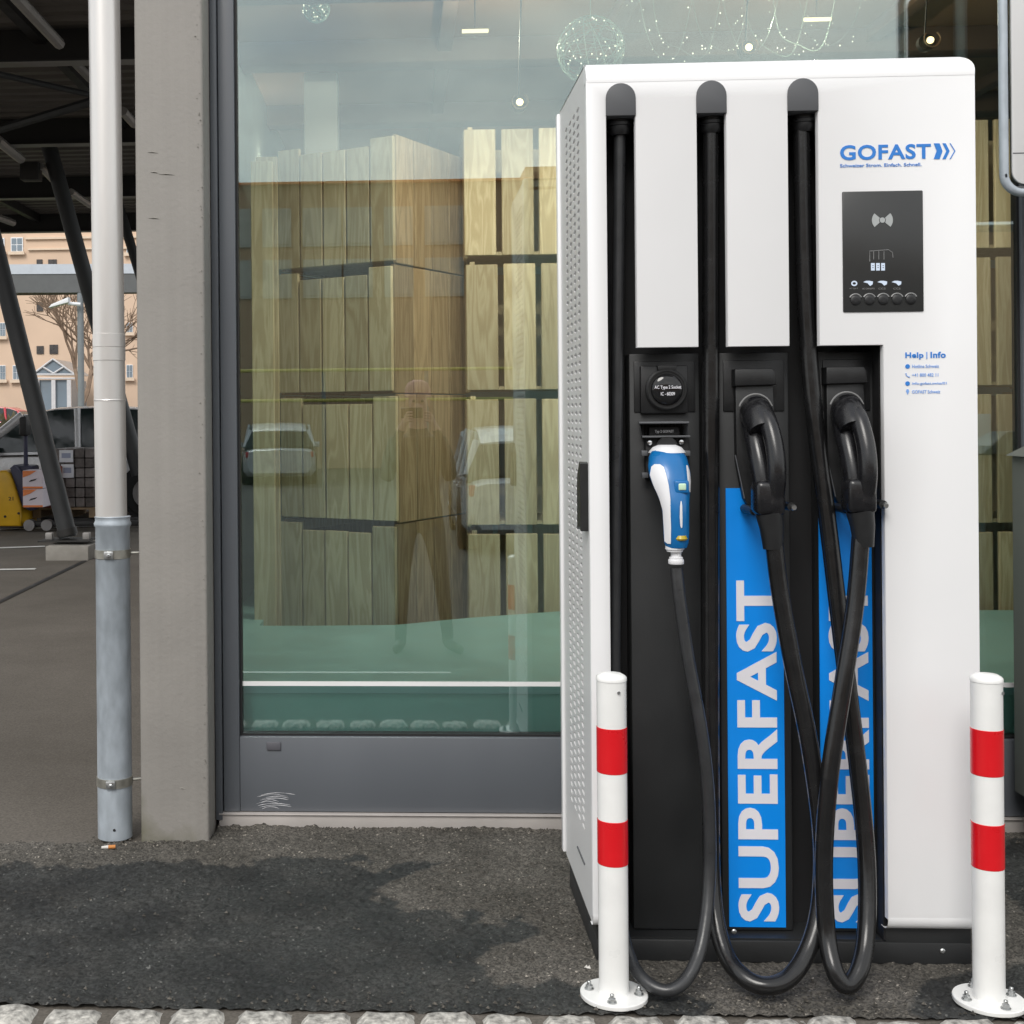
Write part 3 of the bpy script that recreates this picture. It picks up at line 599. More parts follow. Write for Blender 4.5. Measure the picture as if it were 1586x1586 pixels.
g.tube([(x, -.0044, z) for x, z in c0], .0012, 5)
for px in (1353, 1361, 1369): q0, q1 = dp(px, 389), dp(px, 402); g.tube([(q0[0], -.0044, q0[1]), (q1[0], -.0044, q1[1])], .001, 5)
g.build('vehicle_outline', 'ring_grey', D)
for (px, w_, s_) in ((1322, 13, 'AC Type 2'), (1345, 19, 'AC CHAdeMO'), (1366, 11, 'CCS'), (1389, 11, 'CCS')):
    x0, z0 = dp(px - w_ / 2, 448.5); x1, z1 = dp(px + w_ / 2, 445.5); lettering('lettering', s_, x0, z0, x1, z1, -.0042, 'ring_grey', D, .01, thick=.0006)
# logo
def tx(body, pa, pb, m, bold, parent=ST_, y=-.0006, thick=.0008):
    a = at(*pa, 0); b = at(*pb, 0); return lettering('lettering', body, a.x, a.z, b.x, b.z, y, m, parent, bold, thick=thick)
tx('GOFAST', (1301, 248.5), (1441.5, 222.5), 'logo_blue', .026)
tx('Schweizer Strom. Einfach. Schnell.', (1301, 259.5), (1427, 252), 'logo_blue', .006)
for (pa, pb, w_) in ((1446, 1459.5, 9), (1459.5, 1470.5, 5), (1470.5, 1479.5, 1.6)):
    pl = []
    for px, py in ((pa, 246.5), (pa + w_, 246.5), (pb, 234), (pa + w_, 222), (pa, 222), (pb - w_, 234)): p = at(px, py, 0); pl.append((p.x, p.z))
    MB().prism(pl, -.0014, -.0006).build('chevron', 'logo_blue', ST_)
# help block
tx('Help', (1402, 557), (1430, 545.5), 'logo_blue', .03); tx('|', (1434.5, 556), (1436, 545), 'pale_blue', .0); tx('Info', (1441, 554.5), (1464.5, 544.5), 'logo_blue', .03)
for (s_, py, x1) in (('Hotline Schweiz', 567, 1454), ('+41 800 482 11', 580.5, 1453), ('info-gofast.swiss/01', 594, 1466), ('GOFAST Schweiz', 606.5, 1456)):
    tx(s_, (1412.5, py + 3), (x1, py - 2.6), 'pale_blue', .004)
for i, py in enumerate((567.5, 581, 594, 606.5)):
    p = at(1405.5, py, 0)
    if i in (0, 2): MB().lathe([(.0058, 0), (.0058, .0008)], (p.x, -.0006, p.z), 'y', 16).build('info_icon', 'logo_blue', ST_)
    elif i == 1: MB().tube([(p.x - .004, -.001, p.z + .005), (p.x - .003, -.001, p.z - .001), (p.x + .001, -.001, p.z - .004), (p.x + .005, -.001, p.z - .005)], [.0016, .0011, .0011, .0016], 6).build('info_icon', 'pale_blue', ST_)
    else: MB().prism([(p.x, p.z - .008), (p.x + .004, p.z + .001), (p.x + .002, p.z + .006), (p.x - .002, p.z + .006), (p.x - .004, p.z + .001)], -.0014, -.0006).build('info_icon', 'pale_blue', ST_)
# blue posters
for k_, (pxa, pxb) in enumerate(((1123, 1214.5), (1266.5, 1352))):
    yP = PY - .0045; a = at(pxa + 4, 1100, yP); b = at(pxb, 1100, yP); zt_ = at(1165, 756, yP).z; zb_ = at(1170, 1436, yP).z
    Po = MB().box(a.x, b.x, yP, PY - .0003, zb_, zt_).build('poster', 'sticker_blue', ST_)
    l0 = at(1141 if k_ == 0 else 1284, 1100, yP).x; l1 = at(1204 if k_ == 0 else 1346, 1100, yP).x
    lettering('lettering', 'SUPERFAST', l0, at(1170, 1427, yP).z, l1, at(1170, 899, yP).z, yP - .0003, 'letter_white', Po, .028, up=True)

# holders for the connectors
def holder(dx, top):
    def h(px, py, y=.06): p = at(px + dx, py + top, y); return p.x, p.z
    pl = [h(1136, 572), h(1194, 571), h(1199, 578), h(1200, 596), h(1136, 598)][::-1]
    H = MB().prism(pl, .045, PY, .004).build('connector_holder', 'black_plastic', ST_)
    pl = [h(1139, 596), h(1197, 596), h(1203, 700), h(1206, 790), h(1166, 796), h(1152, 772), h(1141, 712)][::-1]
    MB().prism(pl, .060, PY - .001, .003).build('holder_plate', 'black_plastic', H)
    a = [h(1140, 705, .05), h(1153, 772, .05)]; MB().tube([(a[0][0], .058, a[0][1]), (a[1][0], .050, a[1][1])], .0016, 6).build('holder_edge', 'cap_grey', H)
    a = h(1164, 793, 0); b = h(1221, 786, 0)
    for (q_, s_) in ((a, -1), (b, 1)):
        MB().tube([(q_[0], .07, q_[1] + .004), (q_[0], -.028, q_[1] + .004)], .011, 10).build('holder_arm', 'black_plastic', H)
        MB().lathe([(.007, 0), (.008, .003), (.006, .007)], (q_[0] + .004, -.0285, q_[1] + .002), 'y', 10).build('arm_bolt', 'bolt_steel', H)
holder(0, 0); holder(141, -3)
# type 2 holder
a0, a1, b0, b1 = box4((990, 655), (1067, 676), .04)
T = MB(); x0, x1 = a0, a1
T.add([(x0, .03, b1), (x1 - .004, .03, b1), (x1, .045, b0), (x0 + .009, .045, b0), (x0 + .006, PY, b1 + .004), (x1 - .01, PY, b1 + .004), (x1 - .004, PY, b0), (x0 + .012, PY, b0)],
      [(0, 1, 5, 4), (3, 2, 6, 7), (0, 3, 7, 4), (1, 2, 6, 5), (4, 5, 6, 7)])
T.tube([(x0 - .002, .03, b1), (x1 - .002, .03, b1)], .003, 6); T.tube([(x0 + .008, .044, b0), (x1 + .004, .044, b0)], .003, 6)
TH = T.build('plug_tray', 'cap_grey', ST_)
MB().box(x0 + .03, x1 - .02, .062, PY - .001, b0 + .004, b1 - .012).build('tray_plate', 'void_black', TH)
lettering('lettering', 'Typ 2 GOFAST', x0 + .044, b0 + .008, x1 - .034, b0 + .017, .0615, 'label_white', TH, .02)
a0, a1, b0, b1 = box4((996, 677), (1069, 742), .06)
SB = MB().bbox(a0 + .006, a1, .062, PY, b0, b1, .005).build('plug_socket', 'void_black', ST_)
for px, py in ((1007, 686), (1056, 685)):
    p = at(px, py, .05); MB().lathe([(.0085, 0), (.0085, .004), (.006, .008), (.002, .009)], (p.x, .062, p.z), 'y', 14).build('screw', 'chrome', SB)
for px, py in ((998, 702), (1064, 702), (999, 736)):
    p = at(px, py, .05); MB().bbox(p.x - .008, p.x + .008, .045, .0615, p.z - .007, p.z + .007, .002).build('socket_clip', 'cap_grey', SB)

# ================================================================== CABLES
def pts(l): return [at(px, py, y) for px, py, y in l]
def cable(label, name, path, r, gland):
    p0 = at(*gland, .055); c = thing('charging_cable', label, 'charging cable', (p0.x, .055, 0), 'cables of the charging station')
    P_ = spline(pts(path), 8)
    P_ = [Vector((q_.x, q_.y, max(q_.z, r + .003))) for q_ in P_]
    MB().tube(P_, r, 14).build('hose', 'cable_black' if r > .02 else 'cable_black_lit', c, smooth=60)
    g = MB().lathe([(.030, .0), (.030, -.012), (.033, -.014), (.033, -.022), (.030, -.024), (.030, -.036), (.024, -.046)], (p0.x, .055, p0.z), 'z', 20); g.build('gland', 'black_plastic', c)
    return c, P_
c1, p1 = cable('thin black cable with blue and white plug, furthest left of three', 'a', [(960, 196, .055), (958, 400, .06), (955, 700, .06), (952, 1000, .05), (954, 1250, .02), (960, 1400, -.05), (974, 1478, -.12), (1000, 1520, -.185), (1036, 1534, -.21), (1068, 1510, -.19), (1089, 1450, -.14), (1099, 1350, -.09), (1097, 1230, -.08), (1086, 1130, -.07), (1066, 1020, -.055), (1053, 930, -.045), (1047.5, 880, -.035)], .0155, (960, 183))
c2, p2 = cable('thick black cable in the middle slot with plug above left poster', 'b', [(1101, 192, .055), (1101, 500, .06), (1101, 900, .05), (1101, 1200, .02), (1104, 1380, -.04), (1120, 1468, -.11), (1150, 1512, -.175), (1188, 1527, -.20), (1226, 1511, -.185), (1256, 1460, -.14), (1271, 1390, -.10), (1272, 1290, -.10), (1253, 1150, -.09), (1228, 1030, -.08), (1207, 910, -.07), (1195, 805, -.065)], .0218, (1102, 180))
c3, p3 = cable('thick black cable crossing the right poster, plug beside the white edge', 'c', [(1241, 190, .055), (1247, 450, .055), (1262, 650, .04), (1281, 800, .02), (1305, 1000, -.01), (1330, 1200, -.05), (1342, 1330, -.08), (1342, 1440, -.13), (1331, 1502, -.18), (1311, 1526, -.20), (1292, 1502, -.19), (1280, 1440, -.15), (1276, 1330, -.13), (1285, 1200, -.13), (1306, 1060, -.11), (1325, 930, -.08), (1335, 805, -.06)], .0218, (1245, 178))
# CCS plugs
def ccs(c, dx, dy):
    def h(px, py, y): return at(px + dx, py + dy, y)
    B = MB()
    B.tube([h(1170, 640, .058), h(1172, 641, .02), h(1176, 650, -.015), h(1182, 668, -.04)], [(.040, .044), (.041, .046), (.040, .042), (.034, .034)], 24)
    CN = B.build('connector', 'grip_black', c, smooth=60)
    g = MB(); rr = []
    for t_ in np.linspace(.12 * pi, .88 * pi, 14): q_ = h(1170, 640, .015); rr.append((q_.x + .044 * cos(t_), .012, q_.z + .049 * sin(t_)))
    g.tube(rr, .0022, 6); g.build('connector_rim', 'ring_grey', CN)
    g = MB(); g.tube(spline([h(1178, 632, .0), h(1190, 655, -.045), h(1200, 695, -.075), h(1203, 735, -.085), h(1200, 770, -.075), h(1195, 797, -.065)], 6), [(.024, .026)] * 3 + [(.0225, .024)] * 22 + [(.026, .027)] * 6, 18)
    g.build('handle', 'grip_black', CN, smooth=60)
    g = MB(); g.tube(spline([h(1163, 655, .015), h(1171, 690, -.025), h(1178, 725, -.048), h(1183, 760, -.058), h(1187, 792, -.06)], 6), [(.0245, .026)] * 20 + [(.025, .025)] * 5, 18)
    g.build('grip_guard', 'grip_black', CN, smooth=60)
    q_ = h(1190, 775, -.06)
    g = MB(); g.bbox(q_.x - .037, q_.x + .034, -.095, -.025, q_.z - .036, q_.z + .05, .014, 3); g.build('plug_base', 'grip_black', CN, smooth=60)
    a = h(1191, 795, -.065); b = h(1195, 818, -.066); d = h(1197, 850, -.067)
    MB().tube([a, b, d], [.033, .029, .0235], 18).build('cable_boot', 'black_plastic', CN, smooth=60)
ccs(c2, 0, 0); ccs(c3, 141, -3)
# type 2 plug
sec = [(693, 1033, 19), (699, 1033, 24), (708, 1034, 28.5), (722, 1035.5, 31), (736, 1037.5, 31), (750, 1040, 28.5), (765, 1043, 24.5), (782, 1046, 20.5), (800, 1047, 19.5), (825, 1047.5, 19), (840, 1047.5, 18), (848, 1048, 15)]
def t2y(py): return .03 - .075 * min(1, max(0, (py - 690) / 90)) ** .8
R_ = []
for (py, cx_, hw) in sec:
    yc = t2y(py); p = at(cx_, py, yc); a = hw / 600.0; b = a * .78 if py < 770 else a * .9
    R_.append((p, a, b))
CB = MB().loft([[(p.x + a * cos(t_), p.y + b * sin(t_), p.z) for t_ in [2 * pi * k_ / 24 for k_ in range(24)]] for p, a, b in R_]).build('plug_body', 'connector_blue', c1, smooth=60)
def t2surf(px, py):
    i = 0
    while i < len(sec) - 2 and sec[i + 1][0] < py: i += 1
    t_ = min(1, max(0, (py - sec[i][0]) / (sec[i + 1][0] - sec[i][0]))); p = R_[i][0].lerp(R_[i + 1][0], t_); a = R_[i][1] * (1 - t_) + R_[i + 1][1] * t_; b = R_[i][2] * (1 - t_) + R_[i + 1][2] * t_
    x = at(px, py, p.y).x - p.x; x = max(-a * .985, min(a * .985, x)); return Vector((p.x + x, p.y - b * sqrt(1 - (x / a) ** 2), p.z))
def patch(name, rows, m, up=.0022, n=5):
    V = []; F = []
    for (py, l, r) in rows:
        for k_ in range(n): q_ = t2surf(l + (r - l) * k_ / (n - 1), py); V.append((q_.x - (.001 if k_ == 0 else 0), q_.y - up, q_.z))
    for i in range(len(rows) - 1):
        for k_ in range(n - 1): a = i * n + k_; F.append((a, a + 1, a + n + 1, a + n))
    MB().add(V, F).build(name, m, CB, smooth=60)
patch('side_grip', [(718, 1011, 1018), (722, 1007, 1023), (735, 1006, 1027), (750, 1008, 1031), (762, 1013, 1033), (772, 1018, 1034.5), (790, 1025, 1035), (815, 1027, 1036), (838, 1028.5, 1036), (841, 1032, 1036)], 'connector_white')
patch('side_grip', [(720, 1060, 1062), (730, 1060.5, 1066), (745, 1062, 1069), (755, 1064, 1069), (762, 1067, 1069)], 'connector_white')
q_ = t2surf(1051, 753); MB().bbox(q_.x - .0185, q_.x + .0185, q_.y - .006, q_.y + .008, q_.z - .0165, q_.z + .0165, .005, 3).build('button_surround', 'connector_blue', CB)
MB().bbox(q_.x - .0095 + .001, q_.x + .0105, q_.y - .0085, q_.y, q_.z - .0085, q_.z + .009, .003, 3).build('release_button', 'button_green', CB)
patch('grip_stripe', [(775, 1050.6, 1051.4), (783, 1049.5, 1052.5), (800, 1049.3, 1053), (812, 1050.2, 1053), (816, 1051.5, 1052.4)], 'connector_white')
p = at(1033, 695, .03); MB().lathe([(.022, .006), (.036, .0), (.044, -.009), (.047, -.014)], (p.x, p.y, p.z + .004), 'z', 24).build('plug_collar', 'connector_white', CB, smooth=60)
MB().tube([at(1033, 690, .075), at(1033, 692, .035)], [.026, .026], 20).build('plug_nose', 'black_plastic', CB)
p = at(1052, 838, -.045); MB().lathe([(.014, 0), (.017, .004), (.013, .012)], (p.x, p.y - .018, p.z + .004), 'z', 16).build('plug_lens', 'lens_yellow', CB)
p = at(1045, 848, -.042); MB().lathe([(.0235, 0), (.0235, -.008), (.021, -.009), (.020, -.014)], (p.x, p.y, p.z + .004), 'z', 20).build('plug_ring', 'connector_white', CB)
p = at(1047, 858, -.042); MB().lathe([(.013, .01), (.013, -.006), (.017, -.008), (.017, -.020), (.0175, -.024)], (p.x, p.y, p.z), 'z', 20).build('plug_ring', 'connector_white', CB)
MB().lathe([(.0185, -.012), (.0195, -.014), (.0195, -.022), (.0185, -.024)], (p.x, p.y, p.z - .001), 'z', 20).build('plug_ring', 'connector_white', CB)

# ================================================================== BOLLARDS
def bollard():
    t = thing('bollard', '', 'bollard', (0, 0, 0), 'red and white bollards before the charging station')
    BH = .778; r = .0355
    g = MB().lathe([(r, .014), (r, BH - .012), (r + .0012, BH - .0115), (r + .0012, BH - .004), (r - .002, BH), (r * .7, BH + .005), (r * .25, BH + .0075)], n=36); g.build('post', 'bollard_white', t, smooth=40)
    for z0, z1 in ((.546, .655), (.325, .432)): MB().lathe([(r + .0002, z0), (r + .0011, z0 + .001), (r + .0011, z1 - .001), (r + .0002, z1)], n=36).build('red_band', 'bollard_red', t)
    g = MB().lathe([(.080, .002), (.0805, .004), (.0805, .011), (.079, .013), (.037, .0135), (.0365, .016)], n=40); BP = g.build('base_plate', 'bollard_white', t)
    for a in (pi * .25, pi * .75, pi * 1.25 + .9 * 0, pi * 1.75):
        x, y = .059 * cos(a + .55), .059 * sin(a + .55)
        b = MB().lathe([(.0115, .0), (.0115, .002)], (x, y, .0135), n=16)
        for h0, h1, rr in ((.002, .010, .0085),): b.lathe([(rr, h0), (rr, h1), (rr * .8, h1 + .001)], (x, y, .0135), n=6)
        b.lathe([(.005, .011), (.005, .018), (.0035, .020)], (x, y, .0135), n=10); b.build('anchor_bolt', 'bolt_steel', t, smooth=30)
    MB().lathe([(.004, 0), (.004, .002)], (.012, -r + .001, BH - .035), 'y', 10).build('set_screw', 'bolt_steel', t)
    return t
b1_ = bollard(); b2_ = copy_tree(b1_)
p = atz(951, 1547); b1_.location = (p.x, p.y, .004); b1_['label'] = 'red and white bollard at the left front corner of the charging station'
p = atz(1532, 1556); b2_.location = (p.x, p.y, .004); b2_.rotation_euler = (0, 0, .45); b2_['label'] = 'red and white bollard at the right front corner, near picture edge'

# ================================================================== SHOP BUILDING
SH = thing('shop_building', 'grey rendered shop with a large glass display window', 'building', (-.76, 1.05, 0))
pa = at(218, 1300, .93); pb = at(319, 700, .93); pc = at(213, 700, .93)
xpl, xpr = pc.x, pb.x
MB().bbox(xpl, xpr, .93, 1.30, -.02, 4.2, .010, 3).build('pillar', 'pillar_face', SH)
g = MB()
for (u0, u1, v) in ((229, 245, 236), (233, 246, 267), (246, 270, 270), (230, 247, 338), (277, 288, 1221)):
    q0, q1 = at(u0, v, .93), at(u1, v + 1, .93); g.tube([(q0.x, .9295, q0.z), ((q0.x + q1.x) / 2, .9285, q0.z + .001), (q1.x, .9295, q1.z)], [.0006, .0024, .0006], 5)
g.build('mark', 'concrete', SH)
g = MB()
for i in range(90):
    zz = random.uniform(.05, 3.1); sz = random.uniform(.0012, .0045); chip(g, xpr - abs(random.gauss(.012, .006)), .9285, zz, sz)
tag(g.build('edge_chips', 'pillar_chip', SH, smooth=10), kind='stuff')
yW = 1.115; wz0 = at(375, 1138, yW).z; wx0 = at(368, 600, yW).x; wx1 = at(1577, 500, yW).x; wz1 = 3.35
W_ = MB(); jx = at(340, 600, yW - .03).x
W_.bbox(xpr + .002, jx, yW - .045, yW + .06, .03, 4.2, .003)           # outer jamb
WI = W_.build('window', 'frame_grey', SH)
MB().bbox(jx + .003, wx0, yW - .030, yW + .05, .055, wz1, .003).build('frame_jamb', 'frame_grey', WI)
MB().bbox(wx1, wx1 + .10, yW - .030, yW + .05, .055, wz1, .003).build('frame_jamb', 'frame_grey', WI)
MB().bbox(wx0 + .0005, wx1 - .0005, yW - .028, yW + .05, .056, wz0, .003).build('bottom_panel', 'frame_grey', WI)
MB().bbox(wx0 + .0005, wx1 - .0005, yW - .028, yW + .05, wz1 - .1, wz1, .003).build('head_rail', 'frame_grey', WI)
for (a, b, c, d) in ((wx0 + .0003, wx0 + .008, wz0 + .0005, wz1 - .101), (wx1 - .008, wx1 - .0003, wz0 + .0005, wz1 - .101), (wx0 + .0085, wx1 - .0085, wz0 + .0005, wz0 + .0075)):
    MB().box(a, b, yW - .012, yW + .03, c, d).build('gasket', 'gasket', WI)
MB().box(wx0 + .004, wx1 - .004, yW, yW + .010, wz0 + .003, wz1 - .098).build('pane', 'shop_glass', WI)
g = MB(); g.add([(jx - .012, yW - .047, .055), (wx1 + .1, yW - .047, .055), (wx1 + .1, yW - .047, .051), (jx - .012, yW - .047, .051)], [(0, 1, 2, 3)])
g.bbox(jx - .012, wx1 + .1, yW - .047, yW + .05, .0495, .054, .0015); g.box(jx - .012, wx1 + .1, yW - .040, yW - .034, -.02, .049)
g = MB(); g.bbox(jx - .012, wx1 + .1, yW - .048, yW + .05, .0490, .0535, .0015); g.bbox(jx - .012, wx1 + .1, yW - .040, yW - .03, -.02, .0485, .001); g.build('sill_flashing', 'sill_metal', WI)
a = at(372, 1055, yW); b = at(372, 1062, yW); MB().box(wx0 + .0086, wx1 - .0086, yW - .002, yW - .0004, b.z, a.z).build('glass_stripe', 'strip_white', WI)
a0, a1, b0, b1 = box4((413, 1149), (435, 1162), yW - .03); VC = MB().bbox(a0, a1, yW - .034, yW - .0275, b0, b1, .003).build('drain_cover', 'frame_dark', WI)
g = MB()                                                                # rubbed scratches on the bottom panel
for i in range(9):
    x0, z0 = fx(396 + random.uniform(0, 14), 1253 - i * 2.7, yW - .0285); L_ = random.uniform(.05, .12)
    g.tube([(x0 + L_ * k_ / 7, yW - .0286, z0 + .007 * sin(k_ / 7 * pi) + k_ * .0003) for k_ in range(8)], [.0002] + [random.uniform(.0003, .0010) for _ in range(6)] + [.0002], 4)
g.build('scratches', 'label_white', WI)
# walls and roof of the shop
MB().box(xpl + .012, xpl + .06, 1.301, 10.2, 0, 4.2).build('side_wall', 'pillar_paint', SH)
MB().box(wx1 + .101, wx1 + 5, yW - .02, yW + .2, 0, 4.2).build('front_wall', 'pillar_paint', SH)
MB().box(jx + .001, wx1 + .1, yW - .02, yW + .2, wz1 + .001, 4.2).build('front_wall', 'frame_grey', SH)
MB().box(xpl, 9, .93, 10.4, 4.201, 4.5).build('roof', 'frame_dark', SH)
MB().box(xpl + .012, 7.2, 10.201, 10.4, 0, 4.2).build('rear_wall', 'shop_wall', SH)
MB().box(7.0, 7.2, yW + .21, 10.2, 0, 4.2).build('side_wall', 'shop_wall', SH)
fz = .470; yf = 1.20; FB_ = .30
XL_ = xpl + .061; e0 = at(402, 975, 5.80 - 3.33); fe = [at(u_, v_, d_ - 3.33) for u_, v_, d_ in ((402, 975, 5.78), (480, 975, 5.78), (612, 971, 5.80), (725, 957, 6.0), (868, 947, 6.2), (1300, 945, 6.22), (1700, 945, 6.22))]
pf = [(XL_, yf), (6.99, yf), (6.99, fe[-1].y)] + [(q_.x, q_.y) for q_ in fe[::-1]] + [(fe[0].x, 10.2), (XL_, 10.2)]
g = MB(); nn = len(pf); g.add([(x, y, fz - .1) for x, y in pf] + [(x, y, fz) for x, y in pf], [tuple(range(nn))[::-1], tuple(range(nn, 2 * nn))] + [(i, (i + 1) % nn, nn + (i + 1) % nn, nn + i) for i in range(nn)])
FL = g.build('floor', 'shop_floor', SH)
MB().box(fe[0].x + .002, 6.98, 2.3, 10.19, FB_ - .03, FB_ - .001).build('lower_floor', 'shop_floor', SH)
MB().box(xpl + .061, 6.99, yf - .0125, yf - .001, fz - .030, fz + .002).build('floor_edge', 'shop_floor', FL)
MB().box(xpl + .061, 6.99, yf - .0115, yf - .001, -.02, fz - .031).build('floor_riser', 'riser_teal', FL)
ZC = 3.30
CE = MB().box(xpl + .061, 6.99, yW + .21, 10.2, ZC, ZC + .05).build('ceiling', 'shop_ceiling', SH)
for y in (2.05, 3.15, 4.5, 6.2, 8.2): MB().bbox(xpl + .076, 6.98, y, y + .16, ZC - .12, ZC - .001, .006).build('ceiling_beam', 'ceiling_beam', CE)
for x in (.2, 1.0, 2.3, 3.3, 4.6): MB().bbox(x, x + .07, yW + .22, 10.1, ZC - .07, ZC - .002, .006).build('ceiling_rib', 'ceiling_beam', CE)
a = at(470, 100, 3.75); b = at(522, 100, 3.75); MB().bbox(a.x, b.x, 3.75, 3.75 + .2, fz, ZC - .002, .01).build('inner_pillar', 'plaster_white', SH)
a = at(362, 100, 2.6); MB().box(xpl + .0605, xpl + .075, 1.31, 10.19, fz + .001, ZC - .002).build('lining_wall', 'shop_wall', SH)

# crates
def planks_of(w_, d_, h_, nf, ns, gap, seed):
    rs = random.Random(seed); P = []
    for side in (0, 1):
        n = nf; pw = (w_ - gap * (n - 1)) / n
        for i in range(n):
            x0 = -w_ / 2 + i * (pw + gap); slot = (.045 if 0 < i < n - 1 and n == 5 else .030 if n == 4 else .012)
            y0, y1 = (-d_ / 2, -d_ / 2 + .02) if side == 0 else (d_ / 2 - .02, d_ / 2)
            P.append((x0 + .001, x0 + pw - .001, y0 - (rs.uniform(0, .004) if side == 0 else 0), y1, .012, h_ - slot + rs.uniform(-.002, .002)))
    n = ns; pw = (d_ - .05 - gap * (n - 1)) / n
    for sx in (-1, 1):
        for i in range(n):
            y0 = -d_ / 2 + .025 + i * (pw + gap)
            P.append((sx * w_ / 2 - (.02 if sx > 0 else 0), sx * w_ / 2 + (.02 if sx < 0 else 0), y0 + .001, y0 + pw - .001, .002, h_ - (.002 if n == 4 else .03)))
    return P
def crate(name, label, loc, rz, w_, d_, h_, nf, ns, gap, group, seed, side='crate_wood'):
    t = thing(name, label, 'crate', loc, group, rz)
    for (x0, x1, y0, y1, z0, z1) in planks_of(w_, d_, h_, nf, ns, gap, seed):
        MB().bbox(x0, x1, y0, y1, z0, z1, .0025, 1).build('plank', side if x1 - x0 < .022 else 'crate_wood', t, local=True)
    MB().box(-w_ / 2 + .021, w_ / 2 - .021, -d_ / 2 + .022, d_ / 2 - .022, .014, .03).build('base_board', 'crate_wood', t, local=True)
    for sx in (-1, 1): MB().box(sx * (w_ / 2 - .045), sx * (w_ / 2 - .0215), -d_ / 2 + .0225, d_ / 2 - .0225, h_ - .06, h_ - .014).build('top_rail', 'crate_wood', t, local=True)
    return t
ords = ['bottom', 'second lowest', 'third lowest', 'topmost']
dA = 5.88; CA = at(612, 800, dA - 3.33)            # near corner of the angled stack
rzA = radians(30); wA, dpA = .64, .74
ca, sa = cos(rzA), sin(rzA)
ctr = (CA.x - (wA / 2) * ca - (dpA / 2) * sa, CA.y - (wA / 2) * -sa * -1 * -1 + (dpA / 2) * ca)
# local front face is -y; rotated by -30 deg so the right end comes nearest
rz_ = -rzA; ux = Vector((cos(rz_), sin(rz_), 0)); uy = Vector((-sin(rz_), cos(rz_), 0))
c0 = Vector((CA.x, CA.y, 0)) - ux * wA / 2 + uy * dpA / 2
z = FB_; hs = [.617, .594, .594, .594]
for i in range(4):
    crate('crate', 'wooden crate standing cornerwise behind the window, ' + ords[i] + ' of the left stack', (c0.x + [.0, .004, -.003, .002][i], c0.y, z), rz_ + [0, .012, -.01, .006][i], wA, dpA, hs[i] - .002, 5, 4, .007, 'wooden crates behind the shop window', 10 + i, 'shaded_side_wood'); z += hs[i]
dB = 6.3; hb = [.562, .655, .655, .655]
for (pxl, nm, sd) in ((722, 'slatted stack left of the charging station', 30), (1437, 'slatted stack right of the charging station', 40)):
    a = at(pxl, 640, dB - 3.33); z = FB_
    wB = .70 if sd == 30 else .62
    for i in range(4):
        crate('crate', 'wooden crate, ' + ords[i] + ' of the ' + nm, (a.x + wB / 2 + [.004, 0, .006, -.003][i], a.y + .26, z), [0, .01, -.008, .004][i], wB, .52, hb[i] - .002, 4, 3, .026, 'wooden crates behind the shop window', sd + i); z += hb[i]
a = at(1525, 641, dB - 3.33 - .03); b = at(1535, 690, dB - 3.33 - .03)
tag(MB().box(a.x - .05, b.x, a.y, a.y + .008, b.z, a.z).build('price_tag', 'label_white'), 'pale tag stuck on a crate right of the charging station', 'tag')
# tall boards beside the left stack
a = at(388, 250, 2.62); b = at(424, 972, 2.62)
tb = thing('board_rack', 'tall plain wooden boards standing left of the angled crates', 'boards', ((a.x + b.x) / 2, 2.65, FB_))
MB().bbox(a.x, b.x + .012, 2.62, 2.655, FB_, a.z, .003, 1).build('board', 'board_wood', tb)
MB().bbox(a.x + .02, b.x + .03, 2.665, 2.70, FB_, a.z + .03, .003, 1).build('board', 'board_wood', tb)
# wire balls
def ball(px, py, rpx, y, label, seed):
    p = at(px, py, y); d = y + 3.33; r = rpx / FPX * d; rs = random.Random(seed)
    t = thing('wire_ball', label, 'light ball', tuple(p), 'lit wire balls hanging in the window'); g = MB()
    for k_ in range(26):
        ax = Vector((rs.gauss(0, 1), rs.gauss(0, 1), rs.gauss(0, 1))).normalized(); e1 = ax.orthogonal().normalized(); e2 = ax.cross(e1)
        g.tube([p + (e1 * cos(q_) + e2 * sin(q_)) * r for q_ in np.linspace(0, 2 * pi, 29)], .0011 * d / 5, 4, cap=False)
    g.build('wire_shell', 'wire_green', t); g = MB()
    for k_ in range(46):
        n_ = Vector((rs.gauss(0, 1), rs.gauss(0, 1), rs.gauss(0, 1))).normalized() * r * rs.uniform(.9, 1.02); g.lathe([(.0012, -.003), (.003, 0), (.0012, .003)], tuple(p + n_), n=6)
    tag(g.build('bulbs', 'fairy_glow', t), kind='stuff'); MB().tube([(p.x, p.y, p.z + r), (p.x, p.y, 3.29)], .0015, 5).build('hanger', 'wire_green', t)
ball(915, 77, 51, 1.9, 'large green wire ball with fairy lights above the charging station', 1)
ball(490, 14, 21, 2.4, 'small glinting wire ball near the top left of the window', 2)
FB = thing('fairy_light_chain', 'strings of tiny warm fairy lights above the charging station', 'fairy lights', tuple(at(1180, 90, 2.0)))
g = MB(); gw = MB(); rs = random.Random(5)
for s_ in range(7):
    x0, x1 = 985 + s_ * 40 + rs.uniform(-20, 20), 1050 + s_ * 45; top = rs.uniform(-40, 10); y_ = 1.9 + rs.uniform(0, .5)
    pp = spline([at(x0, top, y_), at(x0 + 12, 45 + rs.uniform(-8, 8), y_), at((x0 + x1) / 2, 78 + rs.uniform(-12, 14), y_), at(x1, 60 + rs.uniform(-25, 25), y_), at(x1 + 30, top - 30, y_)], 8)
    gw.tube(pp, .0006, 4)
    for q_ in pp[::2]:
        if rs.random() < .8: q_ = q_ + Vector((rs.gauss(0, .022), rs.gauss(0, .01), rs.gauss(0, .022))); rb = rs.uniform(.0016, .0034); g.lathe([(rb * .4, -rb), (rb, 0), (rb * .4, rb)], tuple(q_), n=6)
